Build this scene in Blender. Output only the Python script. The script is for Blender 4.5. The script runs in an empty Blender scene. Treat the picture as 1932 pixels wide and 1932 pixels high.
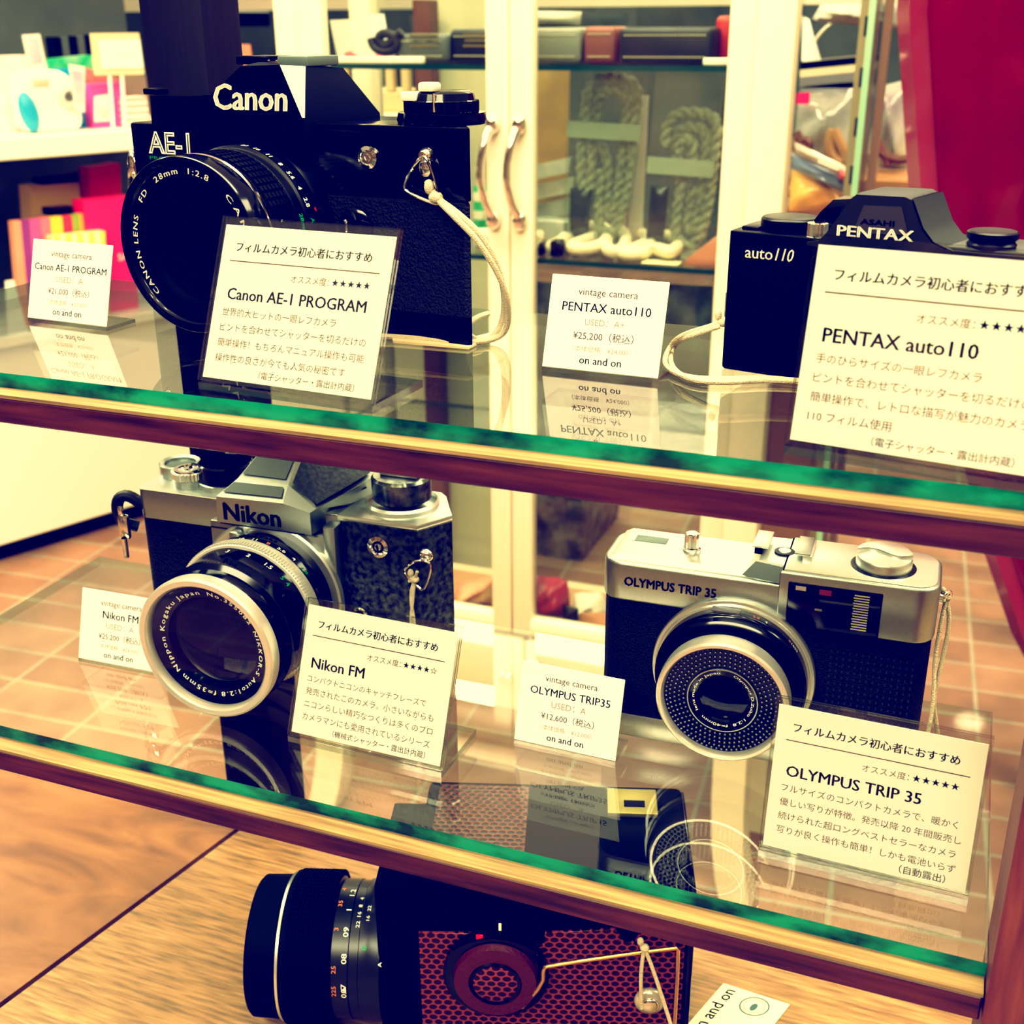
import bpy, bmesh, math, random
from math import sin, cos, pi, radians, sqrt, atan2
from mathutils import Vector, Matrix
random.seed(7)
S = bpy.context.scene
COL = S.collection
EYE = 1.11                      # lens height above the floor
ZU, ZL, ZB = EYE-.1066, EYE-.2512, EYE-.40   # upper glass, lower glass, table top
F, PITCH, ROLL, YAW = 2250.6, .386, .0053, .3686

# ---------------------------------------------------------------- camera
cd = bpy.data.cameras.new('camera'); cam = bpy.data.objects.new('camera', cd); COL.objects.link(cam)
cd.sensor_width = 36; cd.lens = F/1932*36; cd.clip_start = .01
cam.matrix_world = Matrix.Translation((0, 0, EYE)) @ Matrix.Rotation(YAW, 4, 'Z') @ Matrix.Rotation(pi/2-PITCH, 4, 'X') @ Matrix.Rotation(-ROLL, 4, 'Z')
cd.dof.use_dof = True; cd.dof.focus_distance = .415; cd.dof.aperture_fstop = 22
S.camera = cam

def ray(px, py):
    uu, vv = (px-966)/F, (966-py)/F
    u = uu*cos(ROLL)+vv*sin(ROLL); v = -uu*sin(ROLL)+vv*cos(ROLL)
    fw = cos(PITCH)+v*sin(PITCH); z = -sin(PITCH)+v*cos(PITCH)
    return Vector((u*cos(YAW)-fw*sin(YAW), u*sin(YAW)+fw*cos(YAW), z))
def at(px, py, Y):              # point of the plane y=Y seen at a pixel
    d = ray(px, py); p = d*(Y/d.y); p.z += EYE; return p
def atz(px, py, Z):
    d = ray(px, py); p = d*((Z-EYE)/d.z); p.z += EYE; return p

# ---------------------------------------------------------------- materials
MAT = {}
def nt(name):
    m = bpy.data.materials.new(name); m.use_nodes = True; t = m.node_tree; t.nodes.clear()
    return m, t, t.nodes.new('ShaderNodeOutputMaterial')
def N(t, k, **kw):
    n = t.nodes.new(k)
    for a, b in kw.items():
        if a in n.inputs: n.inputs[a].default_value = b
        else: setattr(n, a, b)
    return n
def c4(c): return (c[0], c[1], c[2], 1)
def mat(name, col, rough=.5, metal=0, spec=.5, noise=0, nscale=200, bump=0, bscale=600, coat=0, alt=None, emit=0, stretch=None):
    if name in MAT: return MAT[name]
    m, t, o = nt(name); b = N(t, 'ShaderNodeBsdfPrincipled')
    b.inputs['Base Color'].default_value = c4(col); b.inputs['Roughness'].default_value = rough
    b.inputs['Metallic'].default_value = metal; b.inputs['Specular IOR Level'].default_value = spec
    b.inputs['Coat Weight'].default_value = coat
    tc = N(t, 'ShaderNodeTexCoord'); src = tc.outputs['Object']
    if stretch:
        mp = N(t, 'ShaderNodeMapping'); mp.inputs['Scale'].default_value = stretch
        t.links.new(src, mp.inputs['Vector']); src = mp.outputs[0]
    if noise or alt:
        n = N(t, 'ShaderNodeTexNoise'); n.inputs['Scale'].default_value = nscale; n.inputs['Detail'].default_value = 5
        t.links.new(src, n.inputs['Vector'])
        r = N(t, 'ShaderNodeValToRGB'); r.color_ramp.elements[0].position = .38; r.color_ramp.elements[1].position = .66
        a = alt or tuple(x*(1-noise) for x in col)
        r.color_ramp.elements[0].color = c4(col); r.color_ramp.elements[1].color = c4(a)
        t.links.new(n.outputs['Fac'], r.inputs[0]); t.links.new(r.outputs[0], b.inputs['Base Color'])
    if bump:
        n2 = N(t, 'ShaderNodeTexNoise'); n2.inputs['Scale'].default_value = bscale; n2.inputs['Detail'].default_value = 4
        t.links.new(tc.outputs['Object'], n2.inputs['Vector'])
        bp = N(t, 'ShaderNodeBump'); bp.inputs['Strength'].default_value = bump; bp.inputs['Distance'].default_value = .002
        t.links.new(n2.outputs['Fac'], bp.inputs['Height']); t.links.new(bp.outputs[0], b.inputs['Normal'])
    if emit:
        b.inputs['Emission Color'].default_value = c4(col); b.inputs['Emission Strength'].default_value = emit
    t.links.new(b.outputs[0], o.inputs[0]); MAT[name] = m; return m
def glassmat(name, tint, base=.05, pw=4, rough=0, film=0, filmcol=(.8, .9, .85)):
    m, t, o = nt(name)
    lw = N(t, 'ShaderNodeLayerWeight'); lw.inputs['Blend'].default_value = .5
    p = N(t, 'ShaderNodeMath', operation='POWER'); p.inputs[1].default_value = pw
    a = N(t, 'ShaderNodeMath', operation='MULTIPLY_ADD'); a.inputs[1].default_value = 1-base; a.inputs[2].default_value = base
    t.links.new(lw.outputs['Facing'], p.inputs[0]); t.links.new(p.outputs[0], a.inputs[0])
    tr = N(t, 'ShaderNodeBsdfTransparent'); tr.inputs[0].default_value = c4(tint)
    gl = N(t, 'ShaderNodeBsdfGlossy'); gl.inputs['Roughness'].default_value = rough
    mx = N(t, 'ShaderNodeMixShader'); t.links.new(a.outputs[0], mx.inputs[0])
    if film:
        df = N(t, 'ShaderNodeBsdfDiffuse'); df.inputs[0].default_value = c4(filmcol)
        m2 = N(t, 'ShaderNodeMixShader'); m2.inputs[0].default_value = film
        t.links.new(tr.outputs[0], m2.inputs[1]); t.links.new(df.outputs[0], m2.inputs[2]); t.links.new(m2.outputs[0], mx.inputs[1])
    else: t.links.new(tr.outputs[0], mx.inputs[1])
    t.links.new(gl.outputs[0], mx.inputs[2]); t.links.new(mx.outputs[0], o.inputs[0]); MAT[name] = m; return m
def woodmat(name, dark, light, scale=(3, 40, 40), rough=.45, wav=0):
    m, t, o = nt(name); b = N(t, 'ShaderNodeBsdfPrincipled'); b.inputs['Roughness'].default_value = rough
    tc = N(t, 'ShaderNodeTexCoord'); mp = N(t, 'ShaderNodeMapping'); mp.inputs['Scale'].default_value = scale
    t.links.new(tc.outputs['Object'], mp.inputs[0])
    n = N(t, 'ShaderNodeTexNoise'); n.inputs['Scale'].default_value = 6; n.inputs['Detail'].default_value = 8; n.inputs['Distortion'].default_value = wav
    t.links.new(mp.outputs[0], n.inputs['Vector'])
    r = N(t, 'ShaderNodeValToRGB'); e = r.color_ramp.elements; e[0].position = .3; e[1].position = .72
    e[0].color = c4(dark); e[1].color = c4(light)
    t.links.new(n.outputs['Fac'], r.inputs[0]); t.links.new(r.outputs[0], b.inputs['Base Color'])
    bp = N(t, 'ShaderNodeBump'); bp.inputs['Strength'].default_value = .15; bp.inputs['Distance'].default_value = .001
    t.links.new(n.outputs['Fac'], bp.inputs['Height']); t.links.new(bp.outputs[0], b.inputs['Normal'])
    t.links.new(b.outputs[0], o.inputs[0]); MAT[name] = m; return m
def tilemat():
    m, t, o = nt('brick_tiles'); b = N(t, 'ShaderNodeBsdfPrincipled'); b.inputs['Roughness'].default_value = .45
    tc = N(t, 'ShaderNodeTexCoord'); br = N(t, 'ShaderNodeTexBrick')
    br.inputs['Scale'].default_value = 1; br.inputs['Mortar Size'].default_value = .0035; br.inputs['Row Height'].default_value = .0965; br.inputs['Brick Width'].default_value = .21; br.offset = 0
    mp = N(t, 'ShaderNodeMapping'); mp.inputs['Rotation'].default_value = (0, 0, radians(-3.3)); mp.inputs['Location'].default_value = (-.01, -.006, 0); t.links.new(tc.outputs['Object'], mp.inputs[0])
    br.inputs['Color1'].default_value = (.26, .135, .082, 1); br.inputs['Color2'].default_value = (.36, .21, .135, 1); br.inputs['Mortar'].default_value = (.36, .33, .25, 1)
    t.links.new(mp.outputs[0], br.inputs['Vector'])
    n = N(t, 'ShaderNodeTexNoise'); n.inputs['Scale'].default_value = 9; n.inputs['Detail'].default_value = 6
    t.links.new(tc.outputs['Object'], n.inputs['Vector'])
    mx = N(t, 'ShaderNodeMixRGB', blend_type='OVERLAY'); mx.inputs[0].default_value = .55
    t.links.new(br.outputs['Color'], mx.inputs[1]); t.links.new(n.outputs['Fac'], mx.inputs[2]); t.links.new(mx.outputs[0], b.inputs['Base Color'])
    bp = N(t, 'ShaderNodeBump'); bp.inputs['Strength'].default_value = .4; bp.inputs['Distance'].default_value = .004; bp.invert = True
    t.links.new(br.outputs['Fac'], bp.inputs['Height']); t.links.new(bp.outputs[0], b.inputs['Normal'])
    t.links.new(b.outputs[0], o.inputs[0]); MAT['tile'] = m; return m
def honeymat(ax='XZ'):                 # reptile leather: rust ridges round dark cells
    m, t, o = nt('reptile_leather_'+ax.lower()); b = N(t, 'ShaderNodeBsdfPrincipled'); b.inputs['Roughness'].default_value = .35
    tc = N(t, 'ShaderNodeTexCoord'); mp = N(t, 'ShaderNodeMapping'); mp.inputs['Scale'].default_value = (215, 0, 290); mp.inputs['Location'].default_value = (100, 0, 100)
    if ax == 'XY': mp.inputs['Rotation'].default_value = (pi/2, 0, 0); mp.inputs['Scale'].default_value = (240, 300, 0)
    n = N(t, 'ShaderNodeTexNoise'); n.inputs['Scale'].default_value = 90; t.links.new(tc.outputs['Object'], n.inputs['Vector'])
    sc = N(t, 'ShaderNodeVectorMath', operation='SCALE'); sc.inputs['Scale'].default_value = .35; t.links.new(n.outputs['Color'], sc.inputs[0])
    t.links.new(tc.outputs['Object'], mp.inputs[0])
    pv = N(t, 'ShaderNodeVectorMath', operation='ADD'); t.links.new(mp.outputs[0], pv.inputs[0]); t.links.new(sc.outputs[0], pv.inputs[1])
    ln = []
    for off in ((0, 0, 0), (.5, 0, .866)):
        ad = N(t, 'ShaderNodeVectorMath', operation='ADD'); ad.inputs[1].default_value = off; t.links.new(pv.outputs[0], ad.inputs[0])
        md = N(t, 'ShaderNodeVectorMath', operation='MODULO'); md.inputs[1].default_value = (1, 1, 1.732); t.links.new(ad.outputs[0], md.inputs[0])
        su = N(t, 'ShaderNodeVectorMath', operation='SUBTRACT'); su.inputs[1].default_value = (.5, 0, .866); t.links.new(md.outputs[0], su.inputs[0])
        mu = N(t, 'ShaderNodeVectorMath', operation='MULTIPLY'); mu.inputs[1].default_value = (1, 0, 1); t.links.new(su.outputs[0], mu.inputs[0])
        le = N(t, 'ShaderNodeVectorMath', operation='LENGTH'); t.links.new(mu.outputs[0], le.inputs[0]); ln.append(le.outputs['Value'])
    mn = N(t, 'ShaderNodeMath', operation='MINIMUM'); t.links.new(ln[0], mn.inputs[0]); t.links.new(ln[1], mn.inputs[1])
    r = N(t, 'ShaderNodeValToRGB'); e = r.color_ramp.elements; e[0].position = .36; e[1].position = .46
    e[0].color = (.022, .004, .008, 1); e[1].color = (.27, .055, .035, 1)
    t.links.new(mn.outputs[0], r.inputs[0]); t.links.new(r.outputs[0], b.inputs['Base Color'])
    bp = N(t, 'ShaderNodeBump'); bp.inputs['Strength'].default_value = .5; bp.inputs['Distance'].default_value = .001
    t.links.new(mn.outputs[0], bp.inputs['Height']); t.links.new(bp.outputs[0], b.inputs['Normal'])
    t.links.new(b.outputs[0], o.inputs[0]); MAT['honey'] = m; return m
def stripemat(name, a, b_, scale, axis='X', rough=.5):
    m, t, o = nt(name); b = N(t, 'ShaderNodeBsdfPrincipled'); b.inputs['Roughness'].default_value = rough
    tc = N(t, 'ShaderNodeTexCoord'); w = N(t, 'ShaderNodeTexWave', bands_direction=axis); w.inputs['Scale'].default_value = scale
    t.links.new(tc.outputs['Object'], w.inputs['Vector'])
    r = N(t, 'ShaderNodeValToRGB'); r.color_ramp.elements[0].position = .45; r.color_ramp.elements[1].position = .55
    r.color_ramp.elements[0].color = c4(a); r.color_ramp.elements[1].color = c4(b_)
    t.links.new(w.outputs['Fac'], r.inputs[0]); t.links.new(r.outputs[0], b.inputs['Base Color']); t.links.new(b.outputs[0], o.inputs[0]); MAT[name] = m; return m

BLK = mat('black_enamel', (.006, .006, .007), .32, spec=.25)
BLKM = mat('black_matte', (.004, .004, .005), .7, spec=.15)
BLKG = mat('black_gloss', (.004, .004, .005), .12, spec=.5)
LEA = mat('black_leatherette', (.010, .0095, .011), .5, spec=.32, bump=.9, bscale=1100)
LEAP = mat('pebbled_leatherette', (.01, .01, .011), .55, spec=.3, bump=.5, bscale=1500)
SIL = mat('satin_silver', (.46, .51, .49), .36, 1, noise=.06, nscale=900)
SILT = mat('bright_silver', (.78, .82, .79), .32, .9)
ANO = mat('anodised_silver', (.66, .65, .60), .34, .45)
CHR = mat('chrome', (.85, .85, .83), .08, 1)
DARKREF = mat('painted_dark_reflection', (.012, .012, .014), .3, .0, spec=.4, alt=(.10, .11, .09), nscale=420)  # dark reflections on the silver camera's end, painted as mottling
GRYP = mat('grey_paint', (.11, .135, .125), .45)
LENS = mat('lens_glass', (.002, .002, .003), .02, spec=.30)
WHT = mat('white_paint_lettering', (.9, .9, .85), .5)
GRN = mat('green_lettering', (.01, .35, .12), .5)
ORG = mat('orange_lettering', (.75, .25, .05), .5)
RED = mat('red_dot', (.8, .01, .03), .3)
INK = mat('dark_print', (.018, .015, .03), .7, spec=.1)
INK2 = mat('brown_print', (.12, .06, .06), .7, spec=.1)
INK3 = mat('pale_print', (.28, .18, .16), .7, spec=.1)
CARD = mat('white_card', (.88, .88, .86), .6, spec=.2)
CREAM = mat('cream_paint', (.86, .80, .62), .4, noise=.03, nscale=20)
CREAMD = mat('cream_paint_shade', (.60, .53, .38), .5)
WHITE = mat('white_laminate', (.88, .86, .78), .4)
CORD = mat('cream_cord', (.82, .74, .54), .8, spec=.1, bump=.8, bscale=2500)
GOLD = mat('brass_wire', (.75, .50, .16), .22, 1)
WENGE = woodmat('dark_post_wood', (.001, .0006, .0006), (.012, .003, .002), (60, 60, 5), .65)
RAILW = woodmat('red_brown_rail_wood', (.030, .006, .005), (.13, .036, .016), (4, 60, 60), .45)
PLYW = woodmat('pale_plywood', (.17, .10, .04), (.36, .25, .11), (4, 90, 90), .5)
BOARD = woodmat('straight_grain_board', (.13, .073, .028), (.33, .20, .088), (9, 95, 60), .4)
BOARDL = woodmat('swirl_grain_board', (.125, .056, .024), (.225, .112, .047), (1.6, 5, 4), .35, wav=2.2)
REDW = woodmat('red_wood', (.12, .03, .02), (.24, .07, .04), (50, 50, 5), .45)
TILE = tilemat(); HONEY = honeymat()
GL = glassmat('shelf_glass', (.95, .985, .965), .075, 3.3)
PANE = glassmat('window_glass', (.95, .975, .96), .035, 5)
ACR = glassmat('clear_acrylic', (.97, .98, .96), .05, 4)
FILM = glassmat('plastic_film', (.93, .97, .95), .06, 3, .05, film=.03)
FILMG = glassmat('frosted_band', (.8, .9, .85), .05, 3, .2, film=.55, filmcol=(.45, .52, .42))
GEDGE = mat('green_glass_edge', (.012, .27, .185), .25, spec=.5, alt=(.004, .035, .04), nscale=60, stretch=(1, .2, 2.2))
GEDGE2 = mat('pale_green_edge', (.35, .60, .42), .25)
AEDGE = glassmat('acrylic_edge', (.62, .68, .64), .14, 2.5, .06, film=.05, filmcol=(.85, .86, .78))
REDP = mat('red_gloss_plastic', (.155, .001, .010), .08, spec=.6, coat=.5, alt=(.11, .0, .010), nscale=6)
REDE = mat('red_plastic_edge', (.20, .02, .04), .12, coat=.5, alt=(.22, .04, .06), nscale=14)

# ---------------------------------------------------------------- mesh builder
class MB:
    def __init__(s, unit=1.0): s.v = []; s.f = []; s.m = []; s.u = unit; s.mats = []; s.M = Matrix.Identity(4)
    def mi(s, m):
        if m not in s.mats: s.mats.append(m)
        return s.mats.index(m)
    def add(s, vs, fs, m, M=None):
        k = len(s.v); T = s.M @ M if M else s.M; i = s.mi(m)
        for p in vs: s.v.append(T @ Vector(p))
        for f in fs: s.f.append([k+a for a in f]); s.m.append(i)
    def bm(s, b, m, M=None):
        b.verts.ensure_lookup_table(); b.verts.index_update()
        s.add([v.co.copy() for v in b.verts], [[v.index for v in f.verts] for f in b.faces], m, M); b.free()
    def box(s, x0, x1, y0, y1, z0, z1, m, bev=0, seg=2, M=None):
        b = bmesh.new(); bmesh.ops.create_cube(b, size=1)
        for v in b.verts: v.co = Vector(((x0+x1)/2+v.co.x*(x1-x0), (y0+y1)/2+v.co.y*(y1-y0), (z0+z1)/2+v.co.z*(z1-z0)))
        if bev: bmesh.ops.bevel(b, geom=list(b.edges), offset=min(bev, .49*min(abs(x1-x0), abs(y1-y0), abs(z1-z0))), segments=seg, affect='EDGES', profile=.5)
        s.bm(b, m, M); return s
    def prism(s, poly, ax, a, b_, m, bev=0, seg=2, M=None, capbev=True):
        # poly in the other two axes; ax 'x','y','z'
        def P(p, h): return {'x': (h, p[0], p[1]), 'y': (p[0], h, p[1]), 'z': (p[0], p[1], h)}[ax]
        b = bmesh.new(); n = len(poly)
        v0 = [b.verts.new(P(p, a)) for p in poly]; v1 = [b.verts.new(P(p, b_)) for p in poly]
        f0 = b.faces.new(v0); f1 = b.faces.new(v1[::-1])
        for i in range(n): b.faces.new((v0[i], v1[i], v1[(i+1) % n], v0[(i+1) % n]))
        bmesh.ops.recalc_face_normals(b, faces=list(b.faces))
        if bev:
            eds = list(set(f0.edges) | set(f1.edges)) if capbev == 'caps' else list(b.edges)
            bmesh.ops.bevel(b, geom=eds, offset=bev, segments=seg, affect='EDGES', profile=.5)
        s.bm(b, m, M); return s
    def loft(s, secs, m, cap=True, M=None):
        n = len(secs[0]); vs = [p for q in secs for p in q]; fs = []
        for k in range(len(secs)-1):
            for i in range(n):
                j = (i+1) % n; fs.append([k*n+i, k*n+j, (k+1)*n+j, (k+1)*n+i])
        if cap: fs.append(list(range(n))[::-1]); fs.append([(len(secs)-1)*n+i for i in range(n)])
        b = bmesh.new(); bv = [b.verts.new(p) for p in vs]
        for f in fs:
            try: b.faces.new([bv[i] for i in f])
            except ValueError: pass
        bmesh.ops.recalc_face_normals(b, faces=list(b.faces)); s.bm(b, m, M); return s
    def lathe(s, prof, o, d, m, n=64, M=None):
        d = Vector(d).normalized(); o = Vector(o)
        up = Vector((0, 0, 1)) if abs(d.z) < .9 else Vector((1, 0, 0))
        a = d.cross(up).normalized(); c = a.cross(d)
        vs = []; fs = []; rings = []
        for r, h in prof:
            if r <= 1e-9: rings.append([len(vs)]); vs.append(o+d*h)
            else:
                rings.append(list(range(len(vs), len(vs)+n)))
                for i in range(n):
                    t = 2*pi*i/n; vs.append(o+d*h+(a*cos(t)+c*sin(t))*r)
        for A, B in zip(rings, rings[1:]):
            for i in range(n):
                j = (i+1) % n
                if len(A) == 1 and len(B) == 1: continue
                if len(A) == 1: fs.append([A[0], B[i], B[j]])
                elif len(B) == 1: fs.append([A[j], A[i], B[0]])
                else: fs.append([A[j], A[i], B[i], B[j]])
        s.add(vs, fs, m, M); return s
    def tube(s, pts, r, m, n=8, closed=False, smooth=0, M=None, caps=True):
        P = [Vector(p) for p in pts]
        for _ in range(smooth):
            Q = []; L = len(P); rng = range(L) if closed else range(L-1)
            if not closed: Q.append(P[0])
            for i in rng:
                a, b = P[i], P[(i+1) % L]; Q += [a*.75+b*.25, a*.25+b*.75]
            if not closed: Q.append(P[-1])
            P = Q
        L = len(P); vs = []; fs = []; prev = None
        for i in range(L):
            t = (P[(i+1) % L]-P[i-1]) if closed else (P[min(i+1, L-1)]-P[max(i-1, 0)])
            if t.length < 1e-12: t = Vector((0, 0, 1))
            t.normalize()
            if prev is None: u = t.orthogonal().normalized()
            else:
                u = prev-t*prev.dot(t); u = u.normalized() if u.length > 1e-9 else t.orthogonal().normalized()
            prev = u; w = t.cross(u)
            rr = r[i*len(r)//L] if isinstance(r, (list, tuple)) else r
            for k in range(n):
                a = 2*pi*k/n; vs.append(P[i]+(u*cos(a)+w*sin(a))*rr)
        for i in range(L if closed else L-1):
            for k in range(n):
                j = (i+1) % L; fs.append([i*n+k, i*n+(k+1) % n, j*n+(k+1) % n, j*n+k])
        if not closed and caps: fs += [list(range(n))[::-1], [(L-1)*n+k for k in range(n)]]
        s.add(vs, fs, m, M); return s
    def ell(s, c, r, m, nu=24, nv=14, M=None):
        b = bmesh.new(); bmesh.ops.create_uvsphere(b, u_segments=nu, v_segments=nv, radius=1)
        for v in b.verts: v.co = Vector((c[0]+v.co.x*r[0], c[1]+v.co.y*r[1], c[2]+v.co.z*r[2]))
        s.bm(b, m, M); return s
    def quad(s, p, m): s.add(p, [list(range(len(p)))], m); return s
    def slab(s, p, th, m, em=None):
        # four corners + thickness along the normal (away from viewer when corners run clockwise as seen)
        p = [Vector(q) for q in p]; n = (p[1]-p[0]).cross(p[3]-p[0]).normalized()*th
        vs = p+[q-n for q in p]; em = em or m
        s.add(vs, [[0, 1, 2, 3], [7, 6, 5, 4]], m); s.add(vs, [[0, 4, 5, 1], [1, 5, 6, 2], [2, 6, 7, 3], [3, 7, 4, 0]], em); return s
    def pillow(s, p, bulge, m, n=10, both=True, wr=0, seed=0):
        # soft bag: bilinear patch with bulge on both faces
        rnd = random.Random(seed); p = [Vector(q) for q in p]; nn = (p[1]-p[0]).cross(p[3]-p[0]).normalized()
        ph = [rnd.uniform(0, 6) for _ in range(4)]
        for sg in ((1, -1) if both else (1,)):
            vs = []; fs = []
            for j in range(n+1):
                for i in range(n+1):
                    u, v = i/n, j/n
                    q = (p[0]*(1-u)+p[1]*u)*(1-v)+(p[3]*(1-u)+p[2]*u)*v
                    w = sin(pi*u)*sin(pi*v)
                    q = q+nn*sg*(bulge*w**.6+wr*w*sin(9*u+ph[0]+4*v)*cos(7*v+ph[1]))
                    vs.append(q)
            for j in range(n):
                for i in range(n):
                    k = j*(n+1)+i; f = [k, k+1, k+n+2, k+n+1]; fs.append(f if sg > 0 else f[::-1])
            s.add(vs, fs, m)
        return s
    def text(s, txt, m, M, size=1.0, width=None, align='L', bold=0, bend=None, shear=0, space=1.0, outline=0, maxh=None):
        cu = bpy.data.curves.new('t', 'FONT'); cu.body = txt; cu.resolution_u = 2; cu.shear = shear; cu.space_character = space
        if outline: cu.fill_mode = 'NONE'; cu.bevel_depth = outline; cu.bevel_resolution = 0; cu.resolution_u = 1
        ob = bpy.data.objects.new('t', cu); COL.objects.link(ob)
        dg = bpy.context.evaluated_depsgraph_get(); me = bpy.data.meshes.new_from_object(ob.evaluated_get(dg))
        V = [v.co.copy() for v in me.vertices]; Fc = [list(p.vertices) for p in me.polygons]
        bpy.data.objects.remove(ob); bpy.data.curves.remove(cu); bpy.data.meshes.remove(me)
        if not V: return s
        x0 = min(v.x for v in V); x1 = max(v.x for v in V)
        k = width/(x1-x0) if width else size
        ky = maxh if maxh else k
        off = {'L': -x0, 'R': -x1, 'C': -(x0+x1)/2}[align]
        W = [Vector(((v.x+off)*k, v.y*ky, v.z*k)) for v in V]
        if bend: W = [bend(w) for w in W]
        s.add(W, Fc, m, M)
        if bold and not outline:
            for dx, dy in ((bold, 0), (-bold, 0), (0, bold*.6)):
                V2 = [Vector(((v.x+off+dx)*k, (v.y+dy)*ky, v.z*k+.002)) for v in V]
                if bend: V2 = [bend(w) for w in V2]
                s.add(V2, Fc, m, M)
        return s
    def obj(s, name, parent=None, ang=35, **tags):
        me = bpy.data.meshes.new(name)
        me.from_pydata([v*s.u for v in s.v], [], s.f)
        for m in s.mats: me.materials.append(m)
        me.polygons.foreach_set('material_index', s.m); me.polygons.foreach_set('use_smooth', [True]*len(s.f))
        me.update(); me.set_sharp_from_angle(angle=radians(ang)); me.validate()
        o = bpy.data.objects.new(name, me); COL.objects.link(o)
        if parent: o.parent = parent
        for a, b in tags.items(): o[a] = b
        return o
def thing(name, label, cat, loc=(0, 0, 0), rz=0, group=None):
    o = bpy.data.objects.new(name, None); COL.objects.link(o); o.empty_display_size = .02
    o.location = loc; o.rotation_euler = (0, 0, rz); o['label'] = label; o['category'] = cat
    if group: o['group'] = group
    return o
def tag(o, label, cat, group=None):
    o['label'] = label; o['category'] = cat
    if group: o['group'] = group
    return o
def rr(x0, x1, y0, y1, r, n=6):     # rounded rectangle polygon; r may be 4 radii (x0y0, x1y0, x1y1, x0y1)
    R = r if isinstance(r, (list, tuple)) else [r]*4; P = []
    for (cx, cy, a0), q in zip([(x0, y0, pi), (x1, y0, 1.5*pi), (x1, y1, 0), (x0, y1, .5*pi)], R):
        ox = cx+q if cx == x0 else cx-q; oy = cy+q if cy == y0 else cy-q
        for i in range(n+1):
            a = a0+pi/2*i/n; P.append((ox+q*cos(a), oy+q*sin(a)))
    return P
FR = Matrix(((1, 0, 0, 0), (0, 0, -1, 0), (0, 1, 0, 0), (0, 0, 0, 1)))   # text x,y -> x,z facing -y
def front(x, y, z): return Matrix.Translation((x, y, z)) @ FR
def ringbend(r, a0, cw=True):        # bend text about a circle (letters stand outwards), start angle a0, clockwise
    def f(w):
        a = a0-w.x/r if cw else a0+w.x/r
        q = r+w.y
        return Vector((q*cos(a), q*sin(a), w.z))
    return f

# ================================================================ display rack
exec_order = []
def rack():
    t = thing('display_rack', 'wooden display rack with red-brown front rails carrying both glass shelves', 'rack', (0, 0, 0))
    for z in (ZU-.005, ZL-.005):
        b = MB(); b.box(-.42, .030, .2935, .3065, z-.010, z-.0012, RAILW, .0006, 1); b.box(-.42, .030, .2935, .3065, z-.0012, z, PLYW)
        b.obj('front_rail', t)
    b = MB(); b.box(-.3385, -.3075, .4475, .476, ZB, EYE+.25, WENGE, .0015, 2); b.obj('rear_post', t)
    b = MB(); b.box(.0305, .060, .290, .318, ZB, EYE+.02, REDW, .0008, 1); b.obj('front_post', t)
rack()
def shelf(z, label):
    b = MB(); x0, x1, y0, y1, z0 = -.40, .0302, .301, .4465, z-.005
    v = [(x0, y0, z0), (x1, y0, z0), (x1, y1, z0), (x0, y1, z0), (x0, y0, z), (x1, y0, z), (x1, y1, z), (x0, y1, z)]
    b.add(v, [[4, 5, 6, 7], [3, 2, 1, 0]], GL); b.add(v, [[0, 1, 5, 4]], GEDGE); b.add(v, [[1, 2, 6, 5], [2, 3, 7, 6], [3, 0, 4, 7]], glassmat('pale_glass_edge', (.75, .9, .82), .12, 3))
    tag(b.obj('glass_shelf'), label, 'shelf')
shelf(ZU, 'upper clear glass shelf with rough green front edge, carrying the two black cameras')
shelf(ZL, 'lower clear glass shelf with green front edge, carrying the two silver cameras')
t = thing('wooden_table', 'brown wooden table of two boards under the display rack, dark joint between them', 'table', (0, 0, 0))
b = MB(); d = (-.027/.1347)
def jx(y, o): return -.3449+(y-.37)*.2+o
b.add([(-1.0, .05, ZB), (jx(.05, -.0015), .05, ZB), (jx(.462, -.0015), .462, ZB), (-1.0, .462, ZB), (-1.0, .05, ZB-.03), (jx(.05, -.0015), .05, ZB-.03), (jx(.462, -.0015), .462, ZB-.03), (-1.0, .462, ZB-.03)], [[0, 1, 2, 3], [7, 6, 5, 4], [0, 4, 5, 1], [1, 5, 6, 2], [2, 6, 7, 3], [3, 7, 4, 0]], BOARDL)
o = b.obj('board', t); o['label'] = 'board with swirling grain'
b = MB(); b.add([(jx(.05, .0015), .05, ZB), (.5, .05, ZB), (.5, .478, ZB), (jx(.478, .0015), .478, ZB), (jx(.05, .0015), .05, ZB-.03), (.5, .05, ZB-.03), (.5, .478, ZB-.03), (jx(.478, .0015), .478, ZB-.03)], [[0, 1, 2, 3], [7, 6, 5, 4], [0, 4, 5, 1], [1, 5, 6, 2], [2, 6, 7, 3], [3, 7, 4, 0]], BOARD)
o = b.obj('board', t); o['label'] = 'board with straight fine grain'
b = MB(); b.box(-.5, .45, .08, .45, ZB-.06, ZB-.031, WENGE); b.obj('underframe', t)
for x in (-.48, .40):
    for y in (.10, .42):
        b = MB(); b.box(x, x+.035, y, y+.035, 0, ZB-.06, WENGE, .002, 1); b.obj('leg', t)

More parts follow.
